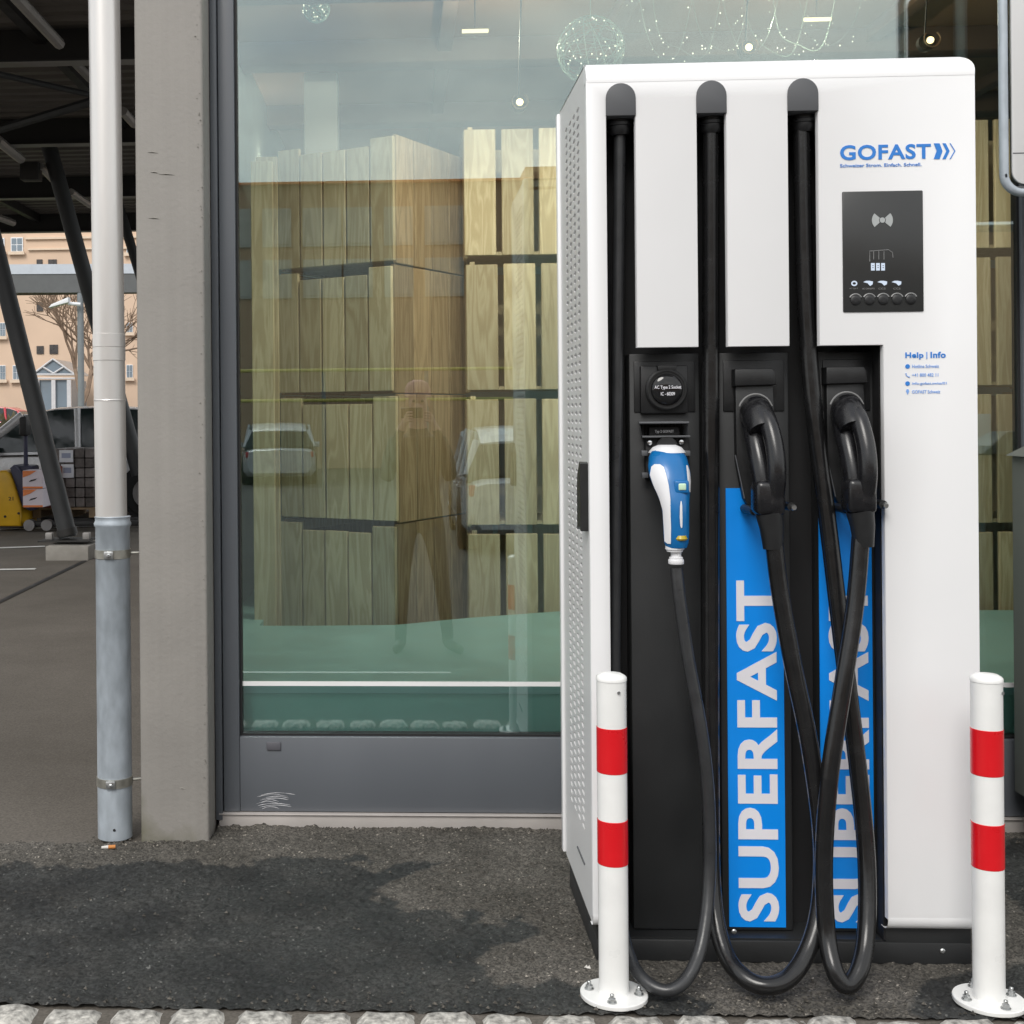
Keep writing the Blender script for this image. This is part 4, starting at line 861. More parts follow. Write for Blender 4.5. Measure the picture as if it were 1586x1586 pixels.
gw.build('wire', 'wire_green', FB); tag(g.build('bulbs', 'fairy_glow', FB), kind='stuff')
# spot lamps and tubes
def lamp_light(p, e, spot=True):
    l = bpy.data.lights.new('lamp_light', 'SPOT'); l.energy = e; l.color = (1, .88, .70); l.spot_size = radians(150); l.spot_blend = .8; l.shadow_soft_size = .003
    o = bpy.data.objects.new('lamp_light', l); COL.objects.link(o); o.location = p; o.rotation_euler = (radians(38), 0, 0); return o
for (px, py, d, lab) in ((805, 158, 5.25, 'lit ceiling spotlight with copper ring above the angled crates'), (1160, 73, 5.3, 'lit ceiling spotlight among fairy lights over the charging station'), (1441, 62, 5.3, 'lit ceiling spotlight seen in the dark reflection, top right')):
    p = at(px, py, d - 3.33); t = thing('ceiling_spotlight', lab, 'spotlight', tuple(p), 'ceiling spotlights in the shop')
    MB().lathe([(.012, -.008), (.0145, 0), (.012, .008), (.005, .012)], (p.x, p.y, p.z), 'y', 16).build('bulb', 'warm_lamp', t, smooth=60)
    g = MB(); g.tube([(p.x + .032 * cos(q_), p.y - .02, p.z + .032 * sin(q_)) for q_ in np.linspace(.75 * pi, 2.3 * pi, 22)], .003, 6); g.build('ring', 'copper', t)
    g = MB(); g.lathe([(.034, -.06), (.034, -.03), (.030, -.03), (.02, -.05)], (p.x, p.y, p.z), 'y', 18); g.tube([(p.x, p.y + .06, p.z), (p.x + .02, p.y + .05, ZC - .001)], .0035, 8); g.build('housing', 'beam_steel', t)
    lo = lamp_light((p.x, p.y - .03, p.z - .06), 24); lo.parent = t; lo.location = (0, -.03, -.06)
for (px, py, d, lab) in ((736, 48, 5.45, 'short warm tube light on the shop ceiling, left of wire ball'), (1266, 30, 5.45, 'short warm tube light on the shop ceiling, above the station')):
    p = at(px, py, d - 3.33); t = thing('tube_light', lab, 'tube light', (p.x, p.y, p.z), 'tube lights on the shop ceiling')
    MB().tube([(p.x - .055, p.y, p.z), (p.x + .055, p.y, p.z)], .008, 10).build('tube', 'tube_glow', t)
    MB().bbox(p.x - .058, p.x + .058, p.y + .006, p.y + .014, p.z + .004, p.z + .016, .002).tube([(p.x, p.y + .01, p.z + .016), (p.x, p.y + .01, ZC - .001)], .003, 6).build('fitting', 'ceiling_beam', t)
    l = bpy.data.lights.new('tube_lamp', 'POINT'); l.shadow_soft_size = .003; l.energy = 12; l.color = (1, .88, .68); lo = bpy.data.objects.new('tube_lamp', l); COL.objects.link(lo); lo.parent = t; lo.location = (0, 0, -.02)
a = at(388, 258, 4.2); t = thing('lamp_shade', 'small glowing orange lampshade behind the tall boards', 'lamp', (a.x, 4.2, a.z))
MB().lathe([(.001, -.04), (.035, .035), (.030, .038)], (a.x + .01, 4.2, a.z), 'z', 16).build('shade', 'shade_glow', t); MB().tube([(a.x + .01, 4.2, a.z + .038), (a.x + .01, 4.2, ZC)], .003, 5).build('flex', 'gasket', t)
l = bpy.data.lights.new('shade_lamp', 'POINT'); l.energy = 14; l.color = (1, .85, .62); l.shadow_soft_size = .05; lo = bpy.data.objects.new('shade_lamp', l); COL.objects.link(lo); lo.parent = t; lo.location = (.04, -.12, -.02)

# ================================================================== DOWNPIPE
p = atz(175, 1301); px_, py_ = at(176, 1000, .965).x, .965; rp_ = .0575
DPp = thing('downpipe', 'tall steel rainwater downpipe, galvanised below, beside the shop pillar', 'downpipe', (px_, py_, 0))
zj = at(176, 800, py_).z; zc1 = at(176, 538, py_).z
MB().tube([(px_ - .004, py_, zj - .03), (px_ - .022, py_, 4.3)], .0525, 32).build('upper_pipe', 'steel_pipe', DPp, smooth=60)
g = MB().lathe([(.0527, zj + .14 * 0), (.0527, zj)], (px_, py_, 0))
g = MB().lathe([(rp_, .008), (rp_, zj - .035), (rp_ + .004, zj - .030), (rp_ + .005, zj - .022), (rp_ + .001, zj - .014), (rp_ + .001, zj - .004), (rp_ + .003, zj), (rp_ - .001, zj + .002)], (px_, py_, 0), n=36); LP_ = g.build('lower_pipe', 'galvanised', DPp, smooth=40)
sl_ = lambda z: px_ - .004 - .018 * (z - zj) / (4.3 - zj)
for (z0, z1) in ((zc1 - .045, zc1 + .0), (zc1 - .002 + .0025, zc1 + .045)):
    MB().lathe([(.0528, z0), (.0545, z0 + .001), (.0545, z1 - .001), (.0528, z1)], (sl_(zc1), py_, 0), n=32).build('pipe_collar', 'steel_pipe', DPp)
zc = at(176, 620, py_).z; MB().lathe([(.0527, zc - .003), (.0538, zc), (.0527, zc + .003)], (sl_(zc), py_, 0), n=32).build('pipe_seam', 'steel_pipe', DPp)
for py in (857, 1208):
    zc = at(176, py, py_).z
    B = MB().lathe([(rp_ + .0005, zc - .015), (rp_ + .003, zc - .014), (rp_ + .003, zc + .014), (rp_ + .0005, zc + .015)], (px_, py_, 0), n=36)
    CL = B.build('pipe_clamp', 'clamp_metal', DPp)
    MB().tube([(px_ + rp_, py_ + .01, zc), (xpl + .002, py_ + .02, zc)], .005, 8).build('clamp_rod', 'clamp_metal', CL)
    MB().bbox(px_ - .016, px_ + .016, py_ - rp_ - .010, py_ - rp_ - .001, zc - .013, zc + .013, .003).build('clamp_lug', 'bolt_steel', CL)
    MB().lathe([(.007, 0), (.007, .005), (.004, .007)], (px_ + .002, py_ - rp_ - .0102, zc), 'y', 6).build('clamp_screw', 'bolt_steel', CL)
q_ = at(177, 1286, py_ - rp_); MB().lathe([(.005, 0), (.004, .0008)], (q_.x, py_ - rp_ - .0002, q_.z), 'y', 8).build('drain_hole', 'gasket', LP_)

# ================================================================== SIGN AND CABINET ON THE RIGHT
ys = .72
def sg(px, py): p = at(px, py, ys); return Vector((p.x, ys, p.z))
SG = thing('sign_board', 'white sign board in a rounded galvanised tube frame, right edge', 'sign', tuple(sg(1680, 300)))
x0 = sg(1554, 150).x; x1 = x0 + .78; z0 = sg(1580, 298).z; z1 = z0 + .88; r = .055; P_ = []
for (cx, cz, a0_) in ((x0 + r, z0 + r, pi), (x1 - r, z0 + r, 1.5 * pi), (x1 - r, z1 - r, 0), (x0 + r, z1 - r, .5 * pi)):
    P_ += [(cx + r * cos(a0_ + q_), ys, cz + r * sin(a0_ + q_)) for q_ in np.linspace(0, pi / 2, 9)]
MB().tube(P_ + [P_[0], P_[1]], .0135, 14, cap=False).build('tube_frame', 'galvanised', SG, smooth=60)
ix0, iz0, ix1, iz1, rr = x0 + .022, z0 + .024, x1 - .022, z1 - .024, .04; pl = []
for (cx, cz, a0_) in ((ix0 + rr, iz0 + rr, pi), (ix1 - rr, iz0 + rr, 1.5 * pi), (ix1 - rr, iz1 - rr, 0), (ix0 + rr, iz1 - rr, .5 * pi)):
    pl += [(cx + rr * cos(a0_ + q_), cz + rr * sin(a0_ + q_)) for q_ in np.linspace(0, pi / 2, 7)]
MB().prism(pl, ys - .008, ys - .001, .001).build('panel', 'sign_white', SG)
MB().prism(pl, ys - .0005, ys + .008).build('panel_back', 'sign_back', SG)
zz = sg(1575, 238).z; MB().box(ix0 + .001, ix1, ys - .0088, ys - .0078, zz - .0015, zz + .0015).build('panel_line', 'cap_grey', SG)
zz = sg(1582, 291).z; MB().box(ix0 + .012, ix0 + .06, ys - .0088, ys - .0078, zz - .004, zz + .004).build('panel_mark', 'cap_grey', SG)
for xx in (x0 + .2, x1 - .2): MB().tube([(xx, ys + .03, -.02), (xx, ys + .03, z1 - .05)], .02, 12).build('post', 'galvanised', SG)
# electrical cabinet
yc = .80; a = at(1568, 900, yc + .22); zt_ = at(1568, 706, yc + .22).z
UC = thing('utility_cabinet', 'plain grey green utility cabinet at the right picture edge', 'cabinet', (a.x + .3, yc + .1, 0))
MB().bbox(a.x, a.x + .6, yc, yc + .22, .16, zt_, .006).build('body', 'cabinet_grey', UC)
MB().bbox(a.x + .03, a.x + .57, yc + .03, yc + .2, -.01, .159, .004).build('plinth', 'concrete', UC)
g = MB(); g.add([(a.x - .012, yc - .015, zt_ + .001), (a.x + .612, yc - .015, zt_ + .001), (a.x + .612, yc + .235, zt_ + .001), (a.x - .012, yc + .235, zt_ + .001), (a.x + .10, yc + .05, zt_ + .075), (a.x + .5, yc + .05, zt_ + .075), (a.x + .5, yc + .17, zt_ + .075), (a.x + .10, yc + .17, zt_ + .075)], [(3, 2, 1, 0), (4, 5, 6, 7), (0, 1, 5, 4), (1, 2, 6, 5), (2, 3, 7, 6), (3, 0, 4, 7)])
g.build('roof_lid', 'cabinet_grey', UC)

# ================================================================== CANOPY ON THE LEFT
CP = thing('canopy', 'open dark steel canopy with corrugated deck on slanted columns', 'canopy', (-6, 13, 0))
zD = 5.0; xa, xb = -16.0, -1.05; V = []; F = []; y = 6.0; k = 0
prof = []
while y < 19.3:
    prof += [(y, zD), (y + .11, zD), (y + .14, zD + .05), (y + .25, zD + .05)]; y += .28
V = [(xx, yy, zz) for yy, zz in prof for xx in (xa, xb)]; F = [(2 * i, 2 * i + 1, 2 * i + 3, 2 * i + 2) for i in range(len(prof) - 1)]
o_ = len(V); V += [(xx, yy, zD + .18) for yy in (6.0, 19.4) for xx in (xa, xb)]; F.append((o_, o_ + 1, o_ + 3, o_ + 2))
MB().add(V, F).build('roof_deck', 'deck_metal', CP, smooth=20)
for d in (8.3, 11.8, 15.35, 19.1, 22.6):
    yb = d - 3.33 - .0; g = MB().box(xa, xb, yb - .012, yb + .012, 4.70, zD - .002).box(xa, xb, yb - .09, yb + .09, 4.682, 4.699)
    B = g.build('cross_beam', 'beam_steel', CP); MB().box(xa, xb, yb - .089, yb - .086 + .16, 4.676, 4.681).build('beam_flange', 'brace_steel', B)
MB().box(xa, xb, 19.45, 19.5, 4.70, 5.25).build('roof_edge', 'beam_steel', CP)
for xx in (-3.3, -6.4, -9.6): MB().box(xx - .05, xx + .05, 6.1, 19.2, 4.86, 4.995).build('purlin', 'beam_steel', CP)
def rod(pa, pb, z, r, m): a = atz(*pa, z); b = atz(*pb, z); MB().tube([a, b], r, 8).build('brace', m, CP)
rod((15, -15), (92, 68), 4.66, .05, 'brace_steel'); rod((106, 86), (140, 122), 4.82, .045, 'brace_steel'); rod((-5, 216), (32, 246), 4.64, .06, 'brace_steel'); rod((62, 257), (82, 278), 4.64, .05, 'brace_steel')
rod((-10, 113), (150, 149), 4.6, .03, 'dark_steel'); rod((-10, 203), (150, 155), 4.62, .05, 'dark_steel'); rod((-20, 330), (20, 345), 4.6, .06, 'brace_steel'); rod((190, 172), (208, 192), 4.64, .05, 'brace_steel'); rod((110, 297), (140, 318), 4.6, .05, 'brace_steel')
a = atz(48, 262, 4.6); MB().bbox(a.x - .12, a.x + .12, a.y - .1, a.y + .1, 4.45, 4.68, .01).build('luminaire', 'beam_steel', CP)
yc1 = atz(105, 862).y
def slanted(base, top, yb, r, foot=True):
    a = at(*base, yb); b = at(*top, yb); C_ = MB().tube([a, b], r, 16).build('column', 'dark_steel', CP, smooth=60)
    if foot:
        d = (b - a).normalized(); MB().tube([a + d * .02, a + d * .09], r + .012, 16).build('column_shoe', 'beam_steel', C_)
        for s_ in (-1, 1): MB().bbox(a.x + s_ * .19 - .035, a.x + s_ * .19 + .035, yb - .05, yb + .03, a.z - .02, a.z + .05, .008).build('anchor_bolt', 'brace_steel', C_)
        MB().box(a.x - .26, a.x + .26, yb - .2, yb + .2, a.z - .03, a.z - .018).build('base_plate', 'beam_steel', C_)
slanted((106, 832), (-82, 88), yc1, .092)
slanted((216, 735), (66, 190), 13.2, .105, False); slanted((230, 470), (165, 255), 17.5, .08, False)
a = at(70, 838, yc1 - .3); b = at(137, 868, yc1 - .3); 
tag(MB().bbox(a.x, b.x, yc1 - .3, yc1 + .32, -.02, at(105, 838, yc1).z - .02, .012).build('concrete_footing', 'concrete'), 'pale concrete block under the slanted canopy column', 'footing')

# ================================================================== CARS
def car(label, loc, rz, paint, L_=4.4, W=1.8, H=1.52, group='cars parked around the shop', plate=True):
    t = thing('parked_car', label, 'car', loc, group, rz); hw = W / 2; zb = H * .585
    st = [(-.5, .30, .46, .72), (-.47, .24, .50, .90), (-.40, .20, .555, .97), (-.24, .19, .60, 1), (-.1, .19, .612, 1), (.2, .19, .62, 1), (.38, .19, .63, .99), (.46, .22, .62, .95), (.5, .30, .56, .84)]
    rings = []
    for u, zl, zt, k_ in st:
        x = u * L_; wz = hw * k_; z1 = zt * H
        rings.append([(x, -wz * .88, zl), (x, -wz, zl + .14), (x, -wz * .995, z1 * .72), (x, -wz * .95, z1 - .03), (x, -wz * .80, z1 + .0), (x, 0, z1 + .025), (x, wz * .80, z1), (x, wz * .95, z1 - .03), (x, wz * .995, z1 * .72), (x, wz, zl + .14), (x, wz * .88, zl)])
    MB().loft(rings).build('body', paint, t, smooth=50, local=True)
    gs = [(-.245, .60, .86), (-.10, .93, .80), (.0, .985, .78), (.15, 1, .775), (.32, .97, .77), (.41, .88, .76), (.475, .63, .84)]
    R1 = []; R2_ = []
    for u, zt, k_ in gs:
        x = u * L_; z1 = zt * H; wr = hw * k_; wl = hw * .93; zl = zb - .03
        wr = wl + (wr - wl) * (z1 - zl) / (H - zl)
        R1.append([(x, -wl, zl), (x, -wr, max(z1 - .02, zl + .001)), (x, 0, max(z1, zl + .002)), (x, wr, max(z1 - .02, zl + .001)), (x, wl, zl)])
    MB().loft(R1).build('windows', 'car_glass', t, smooth=20, local=True)
    g = MB(); u0, z0_, k0 = gs[0]; u1, z1_, k1 = gs[1]; wa_, wb_ = hw * .84, hw * .72
    g.loft([[(u0 * L_ - .012, -wa_, z0_ * H + .01), (u0 * L_ - .03, 0, z0_ * H + .015), (u0 * L_ - .012, wa_, z0_ * H + .01), (u0 * L_ + .01, wa_, z0_ * H - .01), (u0 * L_ + .01, -wa_, z0_ * H - .01)], [(u1 * L_ - .012, -wb_, z1_ * H + .008), (u1 * L_ - .02, 0, z1_ * H + .015), (u1 * L_ - .012, wb_, z1_ * H + .008), (u1 * L_ + .02, wb_, z1_ * H - .015), (u1 * L_ + .02, -wb_, z1_ * H - .015)]])
    g.build('windscreen', 'windscreen_reflection', t, local=True)
    g = MB(); rf = []
    for u, zt, k_ in gs[1:6]:
        x = u * L_; z1 = zt * H; wr = hw * k_ + .012
        rf.append([(x, -wr - .012, z1 - .17), (x, -wr * .93, z1 - .005), (x, -wr * .6, z1 + .018), (x, wr * .6, z1 + .018), (x, wr * .93, z1 - .005), (x, wr + .012, z1 - .17), (x, wr * .9, z1 - .03), (x, -wr * .9, z1 - .03)])
    g.loft(rf)
    for s_ in (-1, 1):
        for (ua, za, ka), (ub, zb_, kb) in (((-.235, .61, .93), (-.10, .925, .80)), ((.08, .60, .96), (.07, .98, .79)), ((.30, .6, .95), (.28, .97, .79)), ((.46, .62, .93), (.40, .89, .77))):
            g.tube([(ua * L_, s_ * hw * ka, za * H), (ub * L_, s_ * (hw * kb + .005), zb_ * H)], [.06 if ua < 0 else .045, .07 if ua < 0 else .05], 8)
    g.build('roof', paint, t, smooth=50, local=True)
    for s_ in (-1, 1):
        MB().tube([(-.2 * L_, s_ * hw * 1.0, zb - .04), (.44 * L_, s_ * hw * .985, zb + .0)], .014, 6).build('window_trim', 'chrome', t, local=True)
        m_ = MB().bbox(-.20 * L_, -.165 * L_, s_ * (hw + .02), s_ * (hw + .18), zb - .02, zb + .12, .02); m_.build('mirror', paint, t, smooth=50, local=True)
        for u in (.03, .22): MB().bbox(u * L_, u * L_ + .2, s_ * (hw * .985), s_ * (hw + .02), zb - .13, zb - .10, .006).build('door_handle', paint, t, local=True)
        MB().box(-.28 * L_, .30 * L_, s_ * (hw * .97), s_ * (hw + .006), .20, .30).build('sill_trim', 'tyre', t, local=True)
        for u in (-.305, .30):
            x = u * L_; y = s_ * (hw - .105)
            MB().lathe([(.385, -.095 if s_ < 0 else -.07), (.385, .07 if s_ < 0 else .095)], (x, 0, .35), 'z', 4)
            A = MB().lathe([(.40, -.110), (.40, .110)], (0, 0, 0), 'y', 28); A.v = [(vx + x, vy + s_ * (hw - .108), vz + .36) for vx, vy, vz in A.v]; A.build('wheel_arch', 'tyre', t, local=True)
            Wm = MB().lathe([(.22, -.115), (.32, -.118), (.345, -.09), (.345, .09), (.32, .118), (.22, .115)], (0, 0, 0), 'y', 28); Wm.v = [(vx + x, vy + s_ * (hw - .10), vz + .345) for vx, vy, vz in Wm.v]
            Wo = Wm.build('wheel', 'tyre', t, smooth=40, local=True)
            Rm = MB().lathe([(.20, 0), (.215, .012), (.05, .006), (.04, .02), (.03, .02)], (0, 0, 0), 'y', 24); Rm.v = [(vx + x, (vy if s_ < 0 else -vy) + s_ * (hw + .016), vz + .345) for vx, vy, vz in Rm.v]; Rm.build('rim', 'rim', Wo, local=True)
    for s_ in (-1, 1):
        MB().bbox(-.488 * L_, -.44 * L_, s_ * .52 * hw, s_ * .88 * hw, .445 * H, .51 * H, .015).build('headlight', 'light_lens', t, local=True)
        MB().bbox(.455 * L_, .492 * L_, s_ * .6 * hw, s_ * .9 * hw, .46 * H, .55 * H, .015).build('tail_light', 'car_red', t, local=True)
        gr = [(-.502 * L_, s_ * .22 + .17 * cos(q_), .36 * H + .06 * sin(q_)) for q_ in np.linspace(0, 2 * pi, 20)]
        MB().tube(gr, .012, 6, cap=False).build('grille_ring', 'chrome', t, local=True)
    MB().box(-.497 * L_, -.49 * L_, -.42, .42, .32 * H, .42 * H).build('grille', 'gasket', t, local=True)
    MB().bbox(-.516 * L_, -.502 * L_, -.25, .25, .22 * H, .29 * H, .004).build('number_plate', 'paper', t, local=True)
    return t
car('silver car with dark windows parked under the canopy behind boxes', (-4.85, 15.3, 0), 0, 'car_silver', 4.5, 1.82, 1.55)
car('bright red car far off before the peach building', (-16.6, 47, .35), 0, 'car_red', 4.2, 1.75, 1.45)
car('silver car facing the shop, mirrored in the window left of station', (1.62, -12.0, -.27), radians(90), 'car_silver', 4.4, 1.82, 1.50)
car('pale car mirrored faintly at the left of the shop window', (-3.1, -27.0, -.27), radians(84), 'car_white', 4.3, 1.78, 1.46)

# ================================================================== PALLET TRUCK AND LOAD
yt = 12.75
def pt(px, py, y=yt): return at(px, py, y)
a = pt(-6, 727); b = pt(45, 816)
PT = thing('pallet_truck', 'yellow electric pallet truck with dark tiller under the canopy', 'pallet truck', ((a.x + b.x) / 2, yt, 0))
pl = [(a.x, .06), (b.x, .06), (b.x, b.z + .16 if False else .30), (b.x - .10, .62), (b.x - .16, a.z - .02), (b.x - .19, a.z), (a.x, a.z - .02)]
MB().prism(pl, yt - .35, yt + .35, .03, 3).build('motor_cover', 'truck_yellow', PT)
MB().prism([(b.x + .005, .30), (b.x + .10, .25), (b.x + .02, .70), (b.x - .10, .82), (b.x - .15, .78), (b.x - .09, .60)], yt - .3, yt + .3, .01).build('mast', 'truck_dark', PT)
c_ = pt(39, 648); d_ = pt(40, 724); MB().tube([(d_.x, yt, d_.z - .1), (d_.x, yt, d_.z + .45), (c_.x, yt, c_.z)], [.03, .025, .02], 10).build('tiller', 'truck_dark', PT)
MB().bbox(c_.x - .05, c_.x + .05, yt - .12, yt + .12, c_.z - .22, c_.z + .02, .03).build('tiller_head', 'gasket', PT)
MB().bbox(d_.x - .09, d_.x + .12, yt - .2, yt + .2, d_.z - .10, d_.z + .03, .03).build('control_box', 'truck_dark', PT)
for s_ in (-.25, .25): MB().bbox(b.x + .101, b.x + 1.55, yt + s_ - .08, yt + s_ + .08, .06, .12, .01).build('fork', 'gasket', PT)
for xx in (b.x + .10, b.x + .32): MB().lathe([(.07, -.05), (.07, .05)], (xx, yt - .30, .075), 'y', 16).build('wheel', 'rim', PT)
for (px, py) in ((8, 800), (29, 795)): q_ = at(px, py, yt - .351); MB().lathe([(.016, 0), (.016, .01)], (q_.x, yt - .351, q_.z), 'y', 10).build('cap_bolt', 'gasket', PT)
a = pt(17, 772, yt - .352); lettering('lettering', '21', a.x - .03, a.z - .025, a.x + .03, a.z + .02, yt - .352, 'gasket', PT, .02)
def carton(y, pa, pb, lab, dep=.4):
    x0, x1, z0, z1 = box4(pa, pb, y); t = thing('carton', lab, 'carton', ((x0 + x1) / 2, y + dep / 2, z0), 'orange and white cartons on the pallet')
    MB().bbox(x0, x1, y, y + dep, z0, z1, .006, 1).build('box', 'carton_white', t)
    w_ = x1 - x0; h_ = z1 - z0
    MB().prism([(x0 + .004, z1 - .004), (x0 + .004, z0 + h_ * .62), (x0 + w_ * .35, z0 + h_ * .75), (x0 + w_ * .7, z1 - .004)], y - .004, y - .0005).build('orange_print', 'carton_orange', t)
    MB().box(x0 + .004, x1 - .004, y - .004, y - .0005, z0 + .003, z0 + h_ * .12).build('orange_print', 'carton_orange', t)
    MB().prism([(x0 + w_ * .3, z0 + h_ * .36), (x0 + w_ * .62, z0 + h_ * .46), (x0 + w_ * .72, z0 + h_ * .56), (x0 + w_ * .4, z0 + h_ * .48)], y - .004, y - .0005).build('logo_print', 'gasket', t)
    return t
carton(yt - .62, (35, 757), (66.5, 728.5), 'upper of two orange and white cartons beside the pallet truck'); carton(yt - .62, (35.5, 786), (66.5, 757.5), 'lower of two orange and white cartons beside the pallet truck')
x0, x1, z0, z1 = box4((66, 787), (88, 722), yt); t = thing('carton_stack', 'dark red cartons behind the slanted column on the pallet', 'cartons', ((x0 + x1) / 2, yt, z0))
for i in range(3): MB().bbox(x0, x1 + .05, yt, yt + .5, z0 + (z1 - z0) * i / 3 + .002, z0 + (z1 - z0) * (i + 1) / 3, .006, 1).build('box', 'carton_red', t)
y2 = yt + .1; x0, x1, z0, z1 = box4((86, 786), (146, 694), y2)
t = thing('wrapped_load', 'grey brown film wrapped stack of goods with white label sheets', 'pallet load', ((x0 + x1) / 2, y2 + .4, z0))
for r_ in range(6):
    for c_ in range(4):
        wx, hz = (x1 - x0) / 4, (z1 - z0) / 6
        MB().bbox(x0 + c_ * wx + .004, x0 + (c_ + 1) * wx - .004, y2 + random.uniform(-.015, .015), y2 + .75, z0 + r_ * hz + .003, z0 + (r_ + 1) * hz - .004, .008, 1).build('pack', random.choice(['pack_brown', 'pack_film', 'pack_brown']), t)
for (pa, pb) in (((92, 716), (113, 697)), ((95, 740), (114, 719))):
    u0, u1, v0, v1 = box4(pa, pb, y2 - .025); LB = MB().box(u0, u1, y2 - .028, y2 - .02, v0, v1).build('label_sheet', 'paper', t)
    MB().box(u0 + .03, u1 - .03, y2 - .031, y2 - .0285, v0 + (v1 - v0) * .35, v0 + (v1 - v0) * .75).build('print', 'paper_print', LB)
PLt = thing('pallet', 'low wooden pallet under the wrapped goods', 'pallet', ((x0 + x1) / 2, y2 + .4, 0))
for i in range(5): MB().box(x0 - .35, x1 + .02, y2 + .02 + i * .16, y2 + .12 + i * .16, z0 - .03, z0 - .004).build('slat', 'pallet_wood', PLt)
for xx in (x0 - .3, (x0 + x1) / 2 - .15, x1 - .08): MB().box(xx, xx + .1, y2 + .02, y2 + .78, .13, z0 - .031).build('block', 'pallet_wood', PLt)

# ================================================================== FAR LEFT: second canopy, building, tree, planting
yF = 31.7; FC = thing('far_canopy', 'second low canopy with grey fascia on a round grey post', 'canopy', (-10, yF, 0))
a = at(0, 408, yF); b = at(0, 422, yF); c_ = at(0, 450, yF); xe = at(330, 420, yF).x
MB().prism([(-26, b.z + .08), (xe, b.z - .10), (xe, a.z - .08), (-26, a.z + .10)], yF - .02, yF + 1.8).build('roof', 'fascia_light', FC)
MB().prism([(-26, c_.z + .10), (xe, c_.z - .12), (xe, b.z - .105), (-26, b.z + .075)], yF, yF + .2).build('fascia', 'fascia_grey', FC)
MB().box(-26, xe, yF + .21, yF + 1.7, c_.z + .02, c_.z + .1).build('soffit', 'beam_steel', FC)
q_ = at(124.5, 640, yF); MB().tube([(q_.x, yF + .1, 0), (q_.x, yF + .1, c_.z - .02)], .09, 16).build('post', 'column_grey', FC)
a = at(105, 470, yF - .2); FL_ = thing('floodlight', 'white floodlight under the second canopy by its post', 'floodlight', tuple(a))
MB().prism([(a.x - .5, a.z - .12), (a.x + .05, a.z + .02), (a.x + .05, a.z + .16), (a.x - .42, a.z - .03)], yF - .35, yF - .1, .01).build('lamp_head', 'window_white', FL_)
MB().tube([(a.x, yF - .2, a.z), (a.x + .32, yF - .1, a.z - .02)], .05, 8).build('bracket', 'window_white', FL_)
yB = 58.; PB = thing('apartment_building', 'long peach rendered building with small white framed windows', 'building', (-18, yB + 5, 0))
xq = at(215, 500, yB).x; MB().box(-48, 14, yB, yB + 10, 0, 12.5).build('wall', 'facade_peach', PB)
MB().box(-48.2, 14.2, yB - .5, yB + 10.4, 12.51, 13.2).build('eaves', 'facade_trim', PB)
def wn(px0, py0, px1, py1, dark=False, frame=True):
    x0, x1, z0, z1 = box4((px0, py0), (px1, py1), yB)
    Wf = MB().box(x0, x1, yB - .05, yB - .002, z0, z1).build('window', 'window_dark' if dark else 'window_white', PB)
    cx, cz = (x0 + x1) / 2, (z0 + z1) / 2; d = (x1 - x0) * .08
    if not dark:
        for (u0, u1) in ((x0 + d, cx - d / 2), (cx + d / 2, x1 - d)):
            for (v0, v1) in ((z0 + d, cz - d / 2), (cz + d / 2, z1 - d)): MB().box(u0, u1, yB - .07, yB - .051, v0, v1).build('pane', 'window_glass', Wf)
        MB().box(x0 - .1, x1 + .1, yB - .2, yB - .071, z0 - .15, z0).build('sill', 'facade_trim', Wf)
for r_ in ((-13, 369, 7.5, 391), (17, 368, 36, 390), (-40, 369, -22, 391), (0, 500, 9, 521), (-30, 500, -12, 521), (0, 566, 9, 588), (20, 566, 32, 588), (-30, 566, -12, 588), (196, 372, 206, 392), (196, 500, 206, 515), (196, 565, 206, 585)): wn(*r_)
for r_ in ((57, 468, 67, 482), (78, 470, 88, 480), (57, 536, 68, 548), (77, 534, 90, 548), (30, 500, 36, 512), (57, 402, 66, 409), (75, 402, 88, 409)): wn(*r_, dark=True)
x0, x1, z0, z1 = box4((40, 370), (215, 366), yB); MB().box(x0, x1, yB - .12, yB - .001, z0 - .04, z0 + .06).build('cornice', 'facade_trim', PB)
x0, x1, z0, z1 = box4((44, 388), (215, 384), yB); MB().box(x0, x1, yB - .12, yB - .001, z0, z0 + .08).build('cornice', 'facade_trim', PB)
# glazed porch
yP = 54.; P0 = at(50, 580, yP); P1 = at(116, 580, yP); PA = at(82, 556, yP)
PO = thing('entrance_porch', 'glazed gable porch with white bars before the peach building', 'porch', ((P0.x + P1.x) / 2, yP, 0))
MB().prism([(P0.x, P0.z), (P1.x, P1.z), (PA.x, PA.z)], yP + .05, yP + 3).build('gable_glass', 'window_glass', PO)
for q0, q1 in ((P0, PA), (PA, P1), (P0, P1), ((P0 + P1) / 2 + Vector((0, 0, .05)), P0.lerp(PA, .5)), ((P0 + P1) / 2 + Vector((0, 0, .05)), PA.lerp(P1, .5)), (P0 + Vector((0, 0, -.18)), P1 + Vector((0, 0, -.18)))): MB().tube([q0, q1], .045, 6).build('bar', 'label_white', PO)
MB().box(P0.x + .2, P1.x - .2, yP + .1, yP + 2.9, 0, P0.z - .25).build('porch_wall', 'window_glass', PO)
for px in (83, 107, 58): q_ = at(px, 600, yP); MB().box(q_.x - .09, q_.x + .09, yP - .05, yP + .09, 0, P0.z - .26).build('porch_post', 'label_white', PO)
